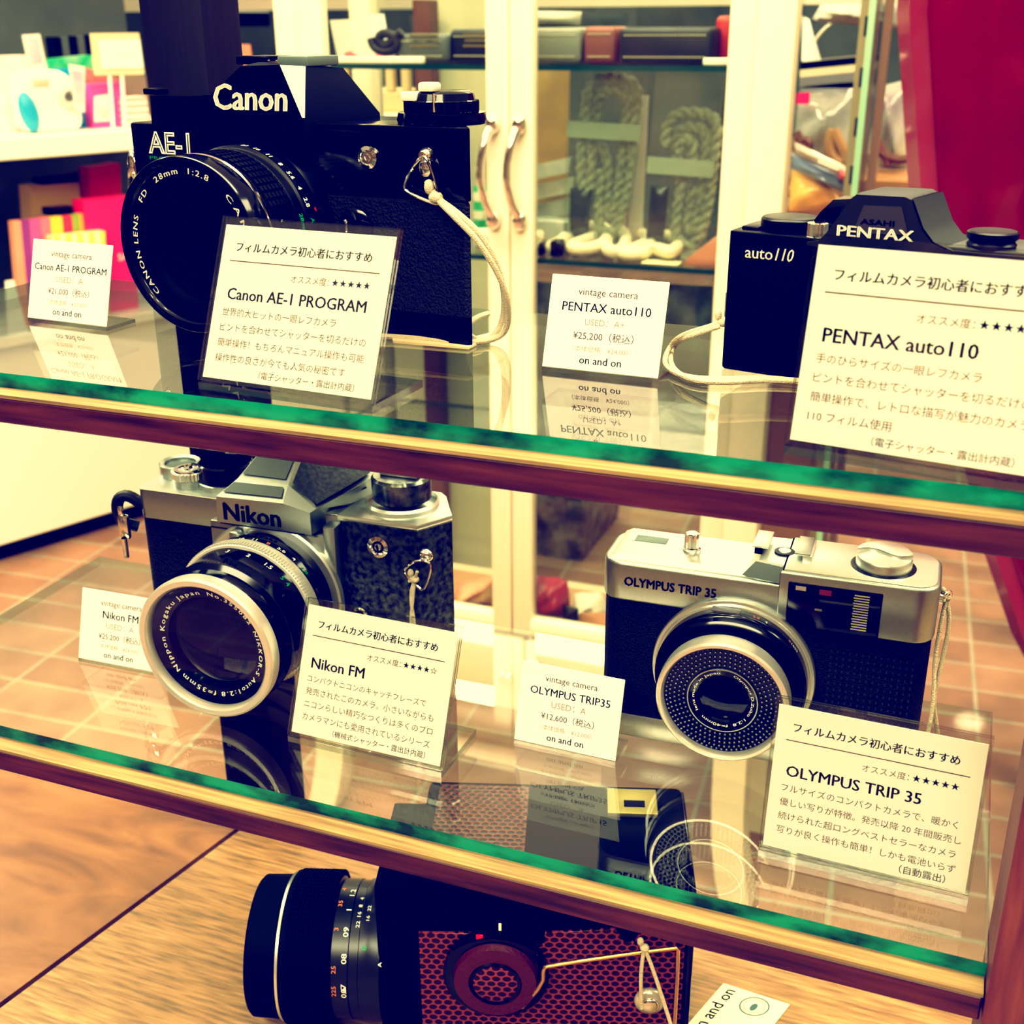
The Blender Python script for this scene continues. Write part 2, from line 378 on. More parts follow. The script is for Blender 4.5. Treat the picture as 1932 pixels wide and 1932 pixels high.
# ================================================================ cards
def sign(name, label, loc, rz, tilt, lines, title_w=.80, model=None, stars='★★★★★', foot=None, W=.0645, H=.0522, mw=.5, foot_w=.4):
    """acrylic L-stand (mm units) holding a printed card"""
    t = thing('sign_stand', label, 'sign', loc, rz, 'recommendation signs in acrylic stands')
    w, h = W*1000/2, H*1000
    T = Matrix.Translation((0, 0, 3.2)) @ Matrix.Rotation(-tilt, 4, 'X')       # card plane: x, z up, front -y
    b = MB(.001); b.M = T
    def sheet(y0, y1, x, z0, z1):
        v = [(-x, y0, z0), (x, y0, z0), (x, y0, z1), (-x, y0, z1), (-x, y1, z0), (x, y1, z0), (x, y1, z1), (-x, y1, z1)]
        b.add(v, [[0, 1, 2, 3], [5, 4, 7, 6]], ACR); b.add(v, [[3, 2, 6, 7], [1, 5, 6, 2], [0, 3, 7, 4], [0, 4, 5, 1]], AEDGE)
    sheet(-1.2, -.2, w, -.5, h); sheet(.5, 1.5, w, -.5, h)
    b.M = Matrix.Identity(4)
    x = w; v = [(-x, -1, 0.02), (x, -1, .02), (x, 30, .02), (-x, 30, .02), (-x, -1, 2.4), (x, -1, 2.4), (x, 30, 2.4), (-x, 30, 2.4)]
    b.add(v, [[4, 5, 6, 7], [3, 2, 1, 0]], ACR); b.add(v, [[0, 1, 5, 4], [1, 2, 6, 5], [2, 3, 7, 6], [3, 0, 4, 7]], AEDGE)
    b.obj('acrylic_stand', t)
    b = MB(.001); b.M = T; cw, c0, c1 = w-1.1, .8, h-2.5
    b.box(-cw, cw, -.1, .2, c0, c1, CARD); cd = b.obj('card', t)
    b = MB(.001); b.M = T; y = -.14; hh = c1-c0
    X = lambda f: -cw+2*cw*f
    Z = lambda f: c0+hh*f
    b.text('フィルムカメラ初心者におすすめ', INK, front(X(.085), y, Z(.835)), width=2*cw*title_w, bold=.022)
    b.box(X(.055), X(.94), y-.01, y, Z(.765), Z(.772), INK2)
    b.text('オススメ度：', INK2, front(X(.665), y, Z(.665)), width=2*cw*.225, align='R')
    b.text(stars, INK, front(X(.90), y, Z(.665)), width=2*cw*.22, align='R')
    b.text(model, INK, front(X(.075), y, Z(.52)), width=2*cw*mw, bold=.02)
    for i, (ln, f) in enumerate(lines): b.text(ln, INK2, front(X(.06), y, Z(.415-.099*i)), width=2*cw*f)
    b.text(foot, INK2, front(X(.90), y, Z(.035)), width=2*cw*foot_w, align='R', bold=.004)
    b.obj('printed_text', t)
    return t
sign('s1', 'acrylic sign for beginners standing before the large black camera, five stars', (-.1935, .3060, ZU), -.0707, .40,
     [('世界的大ヒットの一眼レフカメラ', .68), ('ピントを合わせてシャッターを切るだけの', .865), ('簡単操作！もちろんマニュアル操作も可能', .87), ('操作性の良さが今でも人気の秘密です', .775)], model='Canon AE-1 PROGRAM', mw=.82, foot='（電子シャッター・露出計内蔵）', foot_w=.56)
sign('s2', 'acrylic sign standing before the small black camera at the right end of the upper shelf', (-.0089, .3050, ZU), -.1487, .215,
     [('手のひらサイズの一眼レフカメラ', .665), ('ピントを合わせてシャッターを切るだけの', .865), ('簡単操作で、レトロな描写が魅力のカメラ', .87), ('110 フィルム使用', .35)], model='PENTAX auto110', mw=.62, foot='（電子シャッター・露出計内蔵）', foot_w=.56, H=.0545)
sign('s3', 'acrylic sign with four filled stars and one hollow star before the silver reflex camera', (-.1873, .3310, ZL), -.0238, .39,
     [('コンパクトニコンのキャッチフレーズで', .80), ('発売されたこのカメラ。小さいながらも', .86), ('ニコンらしい精巧なつくりは多くのプロ', .865), ('カメラマンにも愛用されているシリーズ', .86)], model='Nikon FM', mw=.36, stars='★★★★☆', foot='（機械式シャッター・露出計内蔵）', foot_w=.62)
sign('s4', 'acrylic sign standing before the silver compact camera on the lower shelf, five stars', (-.0082, .3262, ZL), -.0247, .175,
     [('フルサイズのコンパクトカメラで、暖かく', .86), ('優しい写りが特徴。発売以降 20 年間販売し', .885), ('続けられた超ロングベストセラーなカメラ', .87), ('写りが良く操作も簡単！しかも電池いらず', .88)], model='OLYMPUS TRIP 35', mw=.66, foot='（自動露出）', foot_w=.22)
def ptag(label, loc, rz, tilt, nm, nw, used, price, sub, W=.0401, H=.0307):
    t = thing('price_tag', label, 'price tag', loc, rz, 'small vintage camera price tags'); w, h = W*500, H*1000
    T = Matrix.Translation((0, 0, 1.6)) @ Matrix.Rotation(-tilt, 4, 'X')
    b = MB(.001); b.M = T; b.box(-w, w, 0, .5, 0, h, CARD, .2, 1); b.obj('card', t)
    b = MB(.001); v = [(-w, 0, .02), (w, 0, .02), (w, 16, .02), (-w, 16, .02), (-w, 0, 1.4), (w, 0, 1.4), (w, 16, 1.4), (-w, 16, 1.4)]
    b.add(v, [[4, 5, 6, 7], [3, 2, 1, 0]], ACR); b.add(v, [[0, 1, 5, 4], [1, 2, 6, 5], [2, 3, 7, 6], [3, 0, 4, 7]], AEDGE); b.obj('acrylic_foot', t)
    b = MB(.001); b.M = T; y = -.04
    for s, m, f, z, bo in (('vintage camera', INK2, .51, .80, .004), (nm, INK, nw, .625, .012), ('USED：'+used, INK3, .34, .485, 0), (price+'（税込）', INK2, .52, .335, .006), ('（本体価格　'+sub+'）', INK3, .50, .205, 0), ('on and on', INK, .36, .075, .012)):
        b.text(s, m, front(0, y, h*z), width=2*w*f, align='C', bold=bo)
    b.obj('printed_text', t)
ptag('small white price tag at the left end of the upper shelf, price 21,000 yen', (-.3251, .3634, ZU), -.0678, .30, 'Canon AE-1 PROGRAM', .90, 'A', '¥21,000', '¥20,000')
ptag('small white price tag mirrored in the upper glass between the two black cameras', (-.1100, .3644, ZU), -.0382, .30, 'PENTAX auto110', .76, 'A+', '¥25,200', '¥24,000')
ptag('small white price tag half hidden behind the silver reflex camera lens', (-.3161, .3539, ZL), .032, .30, 'Nikon FM', .44, 'A', '¥25,200', '¥24,000')
ptag('small white price tag standing left of the silver compact camera', (-.1187, .3596, ZL), -.0191, .30, 'OLYMPUS TRIP35', .78, 'A', '¥12,600', '¥12,000')

# ================================================================ camera parts
def numbers_on_barrel(b, txts, cx, cz, r, y, m, h, up='out'):
    """digits round a barrel whose axis is -y; txts = [(angle deg, text)]; letters read with top towards +y (body)"""
    for ang, s, mm in txts:
        a0 = radians(ang)
        def bend(w):
            a = a0-w.x/r
            return Vector((cx+(r+.06)*cos(a), y+w.y, cz+(r+.06)*sin(a)))
        b.text(s, mm or m, Matrix.Identity(4), size=h*1.35, align='C', bend=bend, bold=.01)
def lug_ring(b, tri, m=CHR, r=.55):
    b.tube(tri, r, m, 8, closed=True, smooth=2)

# ---- large black reflex (upper left)
def canon():
    t = thing('slr_camera', 'large black reflex camera with wide lens at the left of the upper shelf', 'camera', (-.3128, .3987, ZU), -.0961)
    b = MB(.001)
    b.prism([(0, 2), (2, 0), (148.5, 0), (149.6, 1.2), (143, 11), (136, 22), (129, 34), (126, 37), (2, 37), (0, 35)], 'z', 0, 51, BLK, .8, 2, capbev='caps')
    b.obj('camera_body', t)
    b = MB(.001)
    b.prism([(88, -.5), (148.0, -.5), (149.6, 1.0), (143.2, 11), (136.2, 22), (131, 31), (88, 31)], 'z', 11, 50.5, LEA, .3, 1, capbev='caps'); b.obj('leather_covering', t)
    b = MB(.001); b.prism(rr(.6, 34, -.5, 37.4, [3, .4, .4, 3]), 'z', 11, 50.5, LEA, .3, 1, capbev='caps'); b.obj('leather_covering', t)
    b = MB(.001)
    E2 = [(148.8, -.3), (150, 1.2), (143.4, 11), (136.4, 22), (129.4, 34), (126, 37.2)]
    b.prism([(.2, 2), (2, -.3)]+E2+[(2, 37.2), (.2, 35)], 'z', 51.2, 73.2, BLKG, .7, 2, capbev='caps')
    b.prism([(86, -.3)]+E2+[(86, 37.2)], 'z', 72, 75.6, BLKG, .7, 2, capbev='caps')
    b.loft([[(12.5, -.2, 72), (60, -.2, 72), (60, 36, 72), (12.5, 36, 72)], [(13.2, .2, 83), (58, .2, 84), (58, 35.6, 84), (13.2, 35.6, 83)]], BLKG)
    b.obj('top_plate', t)
    b = MB(.001)
    fr = [(37, 62), (42, 84.2), (45.7, 84.4), (60.5, 94.2), (77.4, 94.8), (85.9, 77), (86.4, 62)]
    s0 = [(x, -4, z) for x, z in fr]
    mid = [(37, 62), (42, 84.2), (45, 84.6), (58, 95.2), (79.0, 94.0), (86.6, 77.6), (88, 62)]
    s1 = [(x, 9, z) for x, z in mid]; s1[5] = (86.4, -3.0, 77.0); s1[6] = (87, -2.5, 62)
    bk = [(37, 62), (42, 84.2), (44, 84.6), (55, 95), (79, 92.8), (94.5, 77), (95, 62)]
    b.loft([s0, s1, [(x, 33, z) for x, z in bk]], BLKM); b.obj('prism_housing', t)
    b = MB(.001); b.add([(77.7, -4.05, 94.8), (79.3, 8.9, 94.0), (86.3, -3.3, 77.2), (85.7, -4.1, 77.4)], [[0, 1, 2, 3]], mat('painted_bevel_glint', (.72, .74, .62), .25, .2))  # bright reflection on the black bevel, painted as a pale facet
    b.obj('prism_glint', t)
    b = MB(.001); b.box(44, 58, 14, 32, 94.2, 97.2, BLK, .5); b.box(60, 66, 12, 32, 94.2, 96.0, CHR, .4); b.lathe([(0, 1.6), (1.6, 1.6), (1.6, 0)], (62.5, 13, 95.6), (0, 0, 1), BLK, 16)
    b.box(66, 79.5, 10, 30, 93.8, 97.4, mat('grey_shoe', (.13, .17, .16), .4), .6); b.obj('hot_shoe', t)
    b = MB(.001); b.text('Canon', WHT, front(47.2, -4.15, 79.4), width=32.4, bold=.03, shear=.12); b.obj('maker_lettering', t)
    b = MB(.001); b.text('AE-1', WHT, front(9.9, -.75, 62.4), width=21, outline=.028, shear=.05); b.text('PROGRAM', GRN, front(10.2, -.75, 60.0), width=19, maxh=1.8, bold=.02); b.obj('model_lettering', t)
    # rewind knob
    b = MB(.001); kx, ky = 131.5, 15
    b.lathe([(15.4, 75.5), (15.8, 77), (15.2, 79.3), (13, 79.6)], (kx, ky, 0), (0, 0, 1), BLKG, 40)
    n = 28; st = [(13.2 if i % 2 else 12.2) for i in range(2*n)]
    b.prism([(kx+st[i]*cos(pi*i/n), ky+st[i]*sin(pi*i/n)) for i in range(2*n)], 'z', 79.4, 83.4, BLKG, .3, 1, capbev='caps')
    b.lathe([(12, 83), (11.2, 85.6), (9.5, 86.4), (0, 86.4)], (kx, ky, 0), (0, 0, 1), BLKG, 40)
    kn = b.obj('rewind_knob', t)
    b = MB(.001); PM = mat('painted_crank_glint', (.8, .8, .72), .25); b.box(kx-9.5, kx-3.0, ky-12.0, ky-8, 83.2, 86.4, PM, .8); b.box(kx-3.4, kx+3, ky-10.5, ky-4.5, 86.2, 89.4, PM, 1); b.tube([(kx+4, ky-12.2, 80), (kx+4, ky-12.0, 86)], .5, CHR); b.obj('rewind_crank', kn)  # white crank colour stands in for light glinting off the metal
    b = MB(.001); b.lathe([(3.9, 0), (3.9, 1.2), (2.6, 1.6), (2.2, .9), (1.3, .9), (1.1, 1.4), (0, 1.5)], (110.4, -.3, 64.5), (0, -1, 0), CHR, 28); b.obj('flash_socket', t)
    b = MB(.001); b.lathe([(2.9, 0), (2.6, 2), (1.6, 3.2), (0, 3.4)], (134, -.3, 66), (0, -1, 0), CHR, 20); b.ell((134.5, -2.4, 62.3), (2.6, 1.2, 3.2), CHR); lg = b.obj('strap_lug', t)
    b = MB(.001); lug_ring(b, [(133.3, -3.2, 66.6), (125.0, -2.2, 56.0), (127, -2.4, 53.4), (139.6, -2.6, 49.8), (140.4, -2.8, 51.5), (136, -3.2, 65.5)]); b.obj('strap_ring', lg)
    b = MB(.001); b.box(-5.5, .3, 8, 14, 53, 64, BLK, 1.5); b.lathe([(2.8, 0), (2.6, 3), (0, 3.6)], (-1.5, 9, 60), (-.6, -.8, 0), CHR, 18); b.ell((-3.6, 4.5, 57), (2.4, 2.2, 5.6), CHR); l2 = b.obj('strap_lug', t)
    b = MB(.001); lug_ring(b, [(-4.5, 4, 60), (-6.4, 3, 45), (-3, 2.4, 42.5), (.4, 3, 47), (-2, 4, 60)], r=.95); b.obj('strap_ring', l2)
    b = MB(.001); b.lathe([(1.6, 0), (1.4, 1.2), (0, 1.5)], (89.6, -6.6, 46.0), (0, -1, 0), RED, 16); b.obj('mount_index', t)
    b = MB(.001); b.box(99.4, 101.6, -3, 0, 38, 43, CHR, .8); b.lathe([(1.4, 0), (1.3, 1.4), (0, 1.7)], (101.2, -.3, 44), (0, -1, 0), CHR, 14); b.lathe([(7, 0), (7, 1.5), (5.5, 2.4), (0, 2.4)], (104, -.3, 40), (0, -1, 0), BLKG, 24); b.obj('preview_lever', t)
    b = MB(.001); b.box(5, 12, 5, 12, 83.2, 85.6, BLK, .6); b.lathe([(5, 73), (5, 76), (0, 76.3)], (6.4, 14, 0), (0, 0, 1), BLKG, 24); b.obj('advance_lever', t)
    # lens
    cx, cz, L = 61.2, 36.5, 42.5; A = (cx, 0, cz); D = (0, -1, 0)
    b = MB(.001)
    b.lathe([(33.5, 0), (33.5, 4), (32.6, 6.6), (29.5, 6.8)], A, D, BLK, 72)
    b.lathe([(31.2, 6.8), (31.4, 7.2), (31.4, 12.6), (30.6, 13.2), (30.6, 17.2), (30.2, 17.6)], A, D, BLK, 72)
    b.lathe([(29.6, 17.6), (29.6, 31), (29.2, 31.5), (29.2, 33)], A, D, BLKM, 72)
    b.lathe([(29.4, 33), (30.2, 33.4), (30.4, 35), (30.5, L-.6), (30.1, L), (28.6, L), (28.2, L-1.4), (27.4, L-2.2)], A, D, BLKG, 96)
    ln = b.obj('lens', t)
    b = MB(.001)
    for k in range(64):
        a = 2*pi*k/64
        for q in range(6):
            y = -(18.3+q*2.1); b.box(-.95, .95, y-.75, y+.75, 29.2, 30.5, BLK, M=Matrix.Translation((cx, 0, cz)) @ Matrix.Rotation(a, 4, 'Y'))
    g = b.obj('focus_grip', ln)
    b = MB(.001); b.lathe([(29.3, 31.4), (30.3, 31.7), (30.45, 32.6), (29.4, 33.1)], A, D, CHR, 96); b.obj('chrome_ring', ln)
    b = MB(.001); b.lathe([(27.4, L-2.2), (22.6, L-3.2), (22.4, L-4.2), (21, L-6), (20, L-6.6)], A, D, BLKM, 96); b.lathe([(18.5, L-8.2), (0, L-8.2)], A, D, BLKM, 64); b.obj('name_ring', ln)
    b = MB(.001); b.lathe([(20.2, L-6.8), (16, L-5.4), (10, L-4.2), (5, L-3.6), (0, L-3.4)], A, D, LENS, 64); b.obj('front_glass', ln)
    b = MB(.001); M = front(cx, -(L-2.2), cz)
    b.text('CANON LENS   FD   28mm  1:2.8', WHT, M, width=68, bend=ringbend(24.3, radians(226)), bold=.02, space=1.25, maxh=2.9)
    b.text('CANON  JAPAN', WHT, M, width=50, bend=ringbend(24.3, radians(46)), bold=.02, space=1.5, maxh=2.7); b.obj('ring_lettering', ln)
    b = MB(.001)
    numbers_on_barrel(b, [(118, '7', None), (104, '5', None), (92, '3', None), (80, '2', None), (68, '1.5', None), (52, '1', None), (36, '0.8', GRN), (22, '0.7', None)], cx, cz, 29.6, -17.0, WHT, 2.2)
    numbers_on_barrel(b, [(84, '22', None), (74, '16', None), (64, '11', None), (54, '8', None), (44, '5.6', None), (34, '4', None), (24, '2.8', None), (12, 'A', GRN)], cx, cz, 31.4, -11.5, WHT, 2.2)
    b.text('28mm 1:2.8', GRN, Matrix.Identity(4), size=3, bend=lambda w: Vector((cx+(30.7)*cos(radians(18)-w.x/30.6), -16.2+w.y*.9, cz+30.7*sin(radians(18)-w.x/30.6))), bold=.02)
    b.obj('scale_lettering', ln)
canon()

# ---- small black reflex (upper right)
def pentax():
    t = thing('compact_slr_camera', 'small black pocket reflex camera at the right end of the upper shelf', 'camera', (-.0751, .3881, ZU), -.2093)
    b = MB(.001); b.prism(rr(.3, 102, 0, 26, [2, 4, 6, 2]), 'z', .05, 45.5, BLKM, 1.2, 3, capbev='caps'); b.obj('camera_body', t)
    b = MB(.001); b.prism(rr(.6, 101.6, -.35, 26.3, [1.6, 4, 6, 1.6]), 'z', 41.5, 45.9, BLK, .5, 2, capbev='caps')
    b.box(62, 101, 1, 25, 45.2, 46.6, mat('grey_top', (.035, .04, .042), .4), .5); b.obj('top_plate', t)
    b = MB(.001)
    pr = [(27, 44.5), (30.5, 45.2), (33.0, 48), (39.5, 58.6), (41, 59.8), (55.4, 60.0), (57.2, 59.3), (61.2, 51.0), (64.6, 47.3), (70.5, 45.0), (70.5, 43.5), (27, 43.5)]
    HP = mat('hump_black', (.016, .016, .017), .45, spec=.4)
    b.loft([[(x, -1.2, z) for x, z in pr], [(x, 2, z+.25) for x, z in pr], [(x+1.5, 22, z) for x, z in pr]], HP); b.obj('prism_housing', t)
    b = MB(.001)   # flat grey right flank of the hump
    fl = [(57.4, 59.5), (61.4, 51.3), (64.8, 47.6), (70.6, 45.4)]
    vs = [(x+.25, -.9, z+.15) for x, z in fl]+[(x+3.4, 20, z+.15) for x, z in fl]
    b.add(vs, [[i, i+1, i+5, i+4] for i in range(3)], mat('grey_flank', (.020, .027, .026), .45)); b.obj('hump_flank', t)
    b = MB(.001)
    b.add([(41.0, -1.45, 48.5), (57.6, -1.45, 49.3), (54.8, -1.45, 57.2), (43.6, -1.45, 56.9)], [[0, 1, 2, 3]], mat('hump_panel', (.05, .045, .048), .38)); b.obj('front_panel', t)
    b = MB(.001); b.text('PENTAX', WHT, front(36.4, -1.7, 47.4), width=22.8, bold=.03, maxh=4.6); b.text('ASAHI', mat('dark_relief', (.004, .004, .004), .3), front(43.2, -1.7, 51.4), width=10, maxh=2.2, bold=.03); b.obj('maker_lettering', t)
    b = MB(.001); b.text('auto', WHT, front(6.8, -.7, 37.9), width=9.2, bold=.012); b.text('110', WHT, front(16.9, -.7, 37.9), width=6.0, shear=.25, bold=.012, maxh=5.6); b.obj('model_lettering', t)
    b = MB(.001); b.lathe([(9.2, 45.5), (9.2, 49.6), (8.6, 50.2), (8.2, 50.3), (0, 50.3)], (17.0, 10, 0), (0, 0, 1), BLK, 40); b.box(3, 9, 4, 16, 45.5, 47.0, BLK, .5); b.obj('advance_dial', t)
    b = MB(.001); b.loft([[(23, 6, 45.5), (38, 6, 45.5), (38, 20, 45.5), (23, 20, 45.5)], [(27.5, 7, 52.6), (38.5, 7, 56.5), (38.5, 19, 56.5), (27.5, 19, 52.6)], [(31.0, 8, 56.6), (38.8, 8, 57.4), (38.8, 18, 57.4), (31.0, 18, 56.6)]], BLKG); b.obj('advance_lever', t)
    b = MB(.001); n = 14; st = [(3.3 if i % 2 else 2.6) for i in range(2*n)]
    b.prism([(28.2+st[i]*cos(pi*i/n), .8+3.2+st[i]*sin(pi*i/n)) for i in range(2*n)], 'z', 45.6, 50.0, CHR, .3, 1, capbev='caps'); b.obj('shutter_button', t)
    b = MB(.001); b.lathe([(6.7, 46.5), (7.0, 47.4), (6.3, 48.3), (7.2, 49.2), (7.2, 50.8), (6.6, 51.2), (0, 51.0)], (79.6, 7, 0), (0, 0, 1), BLK, 40); b.obj('release_knob', t)
    b = MB(.001); b.box(-1.2, .4, 4, 10, 14.5, 25, SIL, .4); b.lathe([(1.4, -2.2), (1.4, .3)], (0, 3, 15), (1, 0, 0), CHR, 12); b.obj('strap_lug', t)
    b = MB(.001); b.lathe([(19, 0), (19, 3), (16, 3.4)], (52, 0, 24), (0, -1, 0), BLK, 48); b.lathe([(13.5, 3), (13.5, 14), (10.5, 14.4), (9, 12), (0, 12)], (52, 0, 24), (0, -1, 0), BLKG, 48); b.obj('lens', t)
pentax()

# ---- silver reflex (lower left)
def nikon():
    t = thing('slr_camera', 'silver reflex camera with chrome rimmed lens at the left of the lower shelf', 'camera', (-.3224, .3877, ZL), .0327)
    b = MB(.001); b.prism([(0, 4), (4, 0), (130.6, 0.2), (139.6, 14), (136, 20), (129.6, 32), (126, 36), (4, 36), (0, 32)], 'z', 0, 55.8, BLKM, .8, 2, capbev='caps'); b.obj('camera_body', t)
    b = MB(.001); b.prism([(97, -.4), (131, -.4), (140, 14), (136.5, 20.2), (130, 32.4), (126, 36.3), (97, 36.3)], 'z', 4, 66.8, DARKREF, .3, 1, capbev='caps'); b.obj('end_panel', t)  # end block; its dark mottling is reflection painted into the colour
    b = MB(.001); b.prism(rr(.4, 38, -.4, 36.2, [4, .4, .4, 4]), 'z', 6, 55.2, LEA, .3, 1, capbev='caps'); b.obj('leather_covering', t)
    b = MB(.001)
    b.prism(rr(-.2, 100, -.2, 36.2, [4, .5, .5, 6]), 'z', 55.6, 68.6, SIL, .6, 2, capbev='caps')
    b.prism(rr(-.2, 100, -.2, 36.2, [4, .5, .5, 6]), 'z', 68.6, 69.1, SILT, .3, 1, capbev='caps')
    b.prism([(96, -.5), (131.1, -.5), (140.2, 14), (136.7, 20.2), (130.2, 32.6), (126.2, 36.5), (96, 36.5)], 'z', 66.9, 69.3, SILT, .5, 2, capbev='caps'); b.obj('top_plate', t)
    b = MB(.001); b.prism([(39.5, 20), (39.5, 62), (95, 62), (96.5, 20)], 'y', -6.4, 4, SIL, .8, 2); b.prism([(92, 10), (92, 66), (97.5, 66), (97.5, 10)], 'y', -6.6, 3, SIL, .8, 2); b.obj('front_plate', t)
    # pentaprism
    b = MB(.001)
    P = dict(bl=(45.6, -10, 63.2), br=(89.0, -10, 63.2), tl=(46.4, -10, 74.6), tr=(77.0, -10, 75.4), cr=(89.0, -10, 72.8),
             rl=(52.5, -2.5, 80.5), rrr=(75.8, -2.5, 80.5), c2=(90.8, -8, 74.0))
    def q(*k, m=SIL): b.add([P[i] if isinstance(i, str) else i for i in k], [list(range(len(k)))], m)
    q('bl', 'br', 'cr', 'tr', 'tl')                                   # name face
    q('tl', 'tr', 'rrr', 'rl')
    q('tr', 'cr', 'c2', 'rrr', m=SILT)
    q('bl', 'tl', 'rl', (50, 34, 80.5), (40, 34, 63.2))
    q('br', (96, 34, 66), (100, 20, 74), 'c2', 'cr')
    q('bl', (40, 2, 55), (93, 2, 55), 'br')                            # underside slope
    apL, apR, bkL, bkR = (57, 8, 88.6), (75.5, 8, 88.6), (57, 40, 88.6), (75.5, 40, 88.6)
    q('rl', 'rrr', apR, apL); q('rl', apL, bkL, (50, 40, 80)); q(apL, apR, bkR, bkL)
    q('rrr', 'c2', (99, 8, 77.5), (101, 26, 77.5), (92, 40, 80), bkR, apR)
    q('c2', (96.5, 14, 68.5), (101, 32, 68.5), (101, 26, 77.5), (99, 8, 77.5))
    b.obj('prism_housing', t, ang=20)
    b = MB(.001)
    b.add([(48.6, -8.4, 76.4), (75.8, -8.4, 77.1), (74.6, -4.2, 80.0), (51.8, -4.2, 79.6)], [[0, 1, 2, 3]], GRYP)
    b.add([(54, -1.2, 82.2), (74.0, -1.2, 82.2), (74.0, 7.4, 88.6), (57.5, 7.4, 88.6)], [[0, 1, 2, 3]], GRYP)
    b.add([(57.6, 8.4, 88.9), (74, 8.4, 88.9), (74, 38, 88.9), (57.6, 38, 88.9)], [[0, 1, 2, 3]], GRYP)
    b.obj('grey_roof_panel', t)
    b = MB(.001)
    b.add([(77.6, -2.0, 81.4), (90.4, -6.4, 75.4), (97.6, 7.8, 79.0), (99.6, 24, 79.3), (91, 38, 82), (77.3, 38, 89.2), (77.3, 8.6, 89.2)], [[0, 1, 2, 3, 4, 5, 6]], mat('speckled_leatherette', (.012, .014, .016), .5, alt=(.05, .065, .06), nscale=500))
    b.obj('black_roof_panel', t)
    b = MB(.001); b.text('Nikon', INK, front(49.4, -10.15, 64.9), width=25.8, bold=.03); b.obj('maker_lettering', t)
    b = MB(.001); b.box(40, 51, -6.65, -6.3, 58.8, 59.3, INK); b.box(56, 57.6, -15.3, -14.9, 54, 60.0, INK, .1); b.box(47, 86, -10.1, -9.95, 62.9, 63.3, INK); b.obj('front_trim', t)
    # rewind knob
    b = MB(.001); kx, ky = 116.5, 18
    b.lathe([(15.4, 69.2), (15.4, 71), (14.4, 72)], (kx, ky, 0), (0, 0, 1), SILT, 48)
    b.lathe([(11, 72), (12.2, 73), (12.4, 81.5), (11.4, 82.6), (0, 82.6)], (kx, ky, 0), (0, 0, 1), mat('smoked_chrome', (.05, .055, .055), .18, .6, alt=(.2, .22, .2), nscale=250), 48); kn = b.obj('rewind_knob', t)
    b = MB(.001); b.box(kx-8, kx+8.5, ky-4, ky+2.2, 82.5, 84.4, SILT, .8); b.box(kx-6.5, kx+7, ky-3, ky+1.2, 84.3, 84.7, INK2, .1); b.obj('rewind_crank', kn)
    b = MB(.001); b.lathe([(4.6, 0), (4.6, 1.6), (3.2, 2.2), (2.6, 1.2), (1.4, 1.2), (1.2, 1.8), (0, 1.9)], (114, -.4, 58), (0, -1, 0), CHR, 28); b.obj('flash_socket', t)
    b = MB(.001); b.ell((132.6, 2.2, 55.5), (3.8, 2.2, 3), CHR); lg = b.obj('strap_lug', t)
    b = MB(.001); lug_ring(b, [(131.2, -3.0, 55.4), (125.6, -2.6, 50.5), (126.2, -2.8, 48.2), (132.5, -3.4, 42.6), (134.6, -3.2, 43.2), (137.2, -2.2, 52.2), (136.4, -2, 54.8)], r=.6); b.obj('strap_ring', lg)
    b = MB(.001); b.tube([(101.5, -2, 24), (101.8, -2.6, 28.2), (104.8, -3, 29.8), (107.6, -2.6, 28), (107.6, -2, 24)], .8, CHR, 8, smooth=2); b.lathe([(3, 0), (3, 1.5), (0, 1.6)], (104.6, -.4, 26), (0, -1, 0), BLKG, 20); b.obj('self_timer_lever', t)
    b = MB(.001); b.tube([(1, 3, 60), (-6, 0, 66), (-10, -2, 62), (-9, -2, 53), (-3, 2, 50)], [2.6], mat('leather_tab', (.01, .01, .012), .5), 10, smooth=2); tb = b.obj('lug_guard', t)
    b = MB(.001); b.box(-8.6, -3.4, -4.8, -2.2, 46, 57.5, CHR, 1.1); b.box(-8.0, -5.6, -4.4, -2.6, 56, 61.5, CHR, .7); b.lathe([(1.2, 0), (1.3, 9)], (-6.0, -4.8, 37.8), (0, 0, 1), CHR, 12); b.obj('strap_clip', tb)
    # left deck dials
    b = MB(.001); b.lathe([(9.2, 69), (9.2, 74.2), (8.6, 74.8), (6.8, 74.2), (6.4, 71)], (8.0, 22, 0), (0, 0, 1), SIL, 40); b.lathe([(6.5, 73.2), (0, 73.2)], (8, 22, 0), (0, 0, 1), mat('smoke_window', (.10, .13, .12), .2), 32); b.obj('frame_counter', t)
    b = MB(.001); n = 30; st = [(7.6 if i % 2 else 7.0) for i in range(2*n)]
    b.lathe([(7, 69), (7, 72)], (19, 12, 0), (0, 0, 1), SIL, 40); b.prism([(19+st[i]*cos(pi*i/n), 12+st[i]*sin(pi*i/n)) for i in range(2*n)], 'z', 72, 75.5, SILT, .3, 1, capbev='caps'); b.lathe([(6.4, 75.4), (6.2, 76.2), (4.6, 76.2), (4.2, 74.5), (2.2, 74.5), (2.0, 76.5), (0, 76.8)], (19, 12, 0), (0, 0, 1), CHR, 36); b.obj('shutter_button', t)
    b = MB(.001); b.lathe([(12.5, 69), (12.5, 71.5), (11.5, 72)], (34.5, 17, 0), (0, 0, 1), SIL, 40); b.lathe([(11.8, 72), (11.8, 79), (11, 79.6), (0, 79.6)], (34.5, 17, 0), (0, 0, 1), BLKG, 40)
    b.tube([(34.5, 28, 78), (25, 31, 80.5), (30, 34, 81)], 1.6, SIL, 8, smooth=2); b.obj('speed_dial', t)
    # lens
    cx, cz, L = 67.3, 33.0, 59.3; A = (cx, 0, cz); D = (0, -1, 0)
    b = MB(.001)
    b.lathe([(32.6, 6), (32.4, 8.6), (31.6, 9.2), (28, 9.2)], A, D, SILT, 96); b.obj('mount_flange', t)
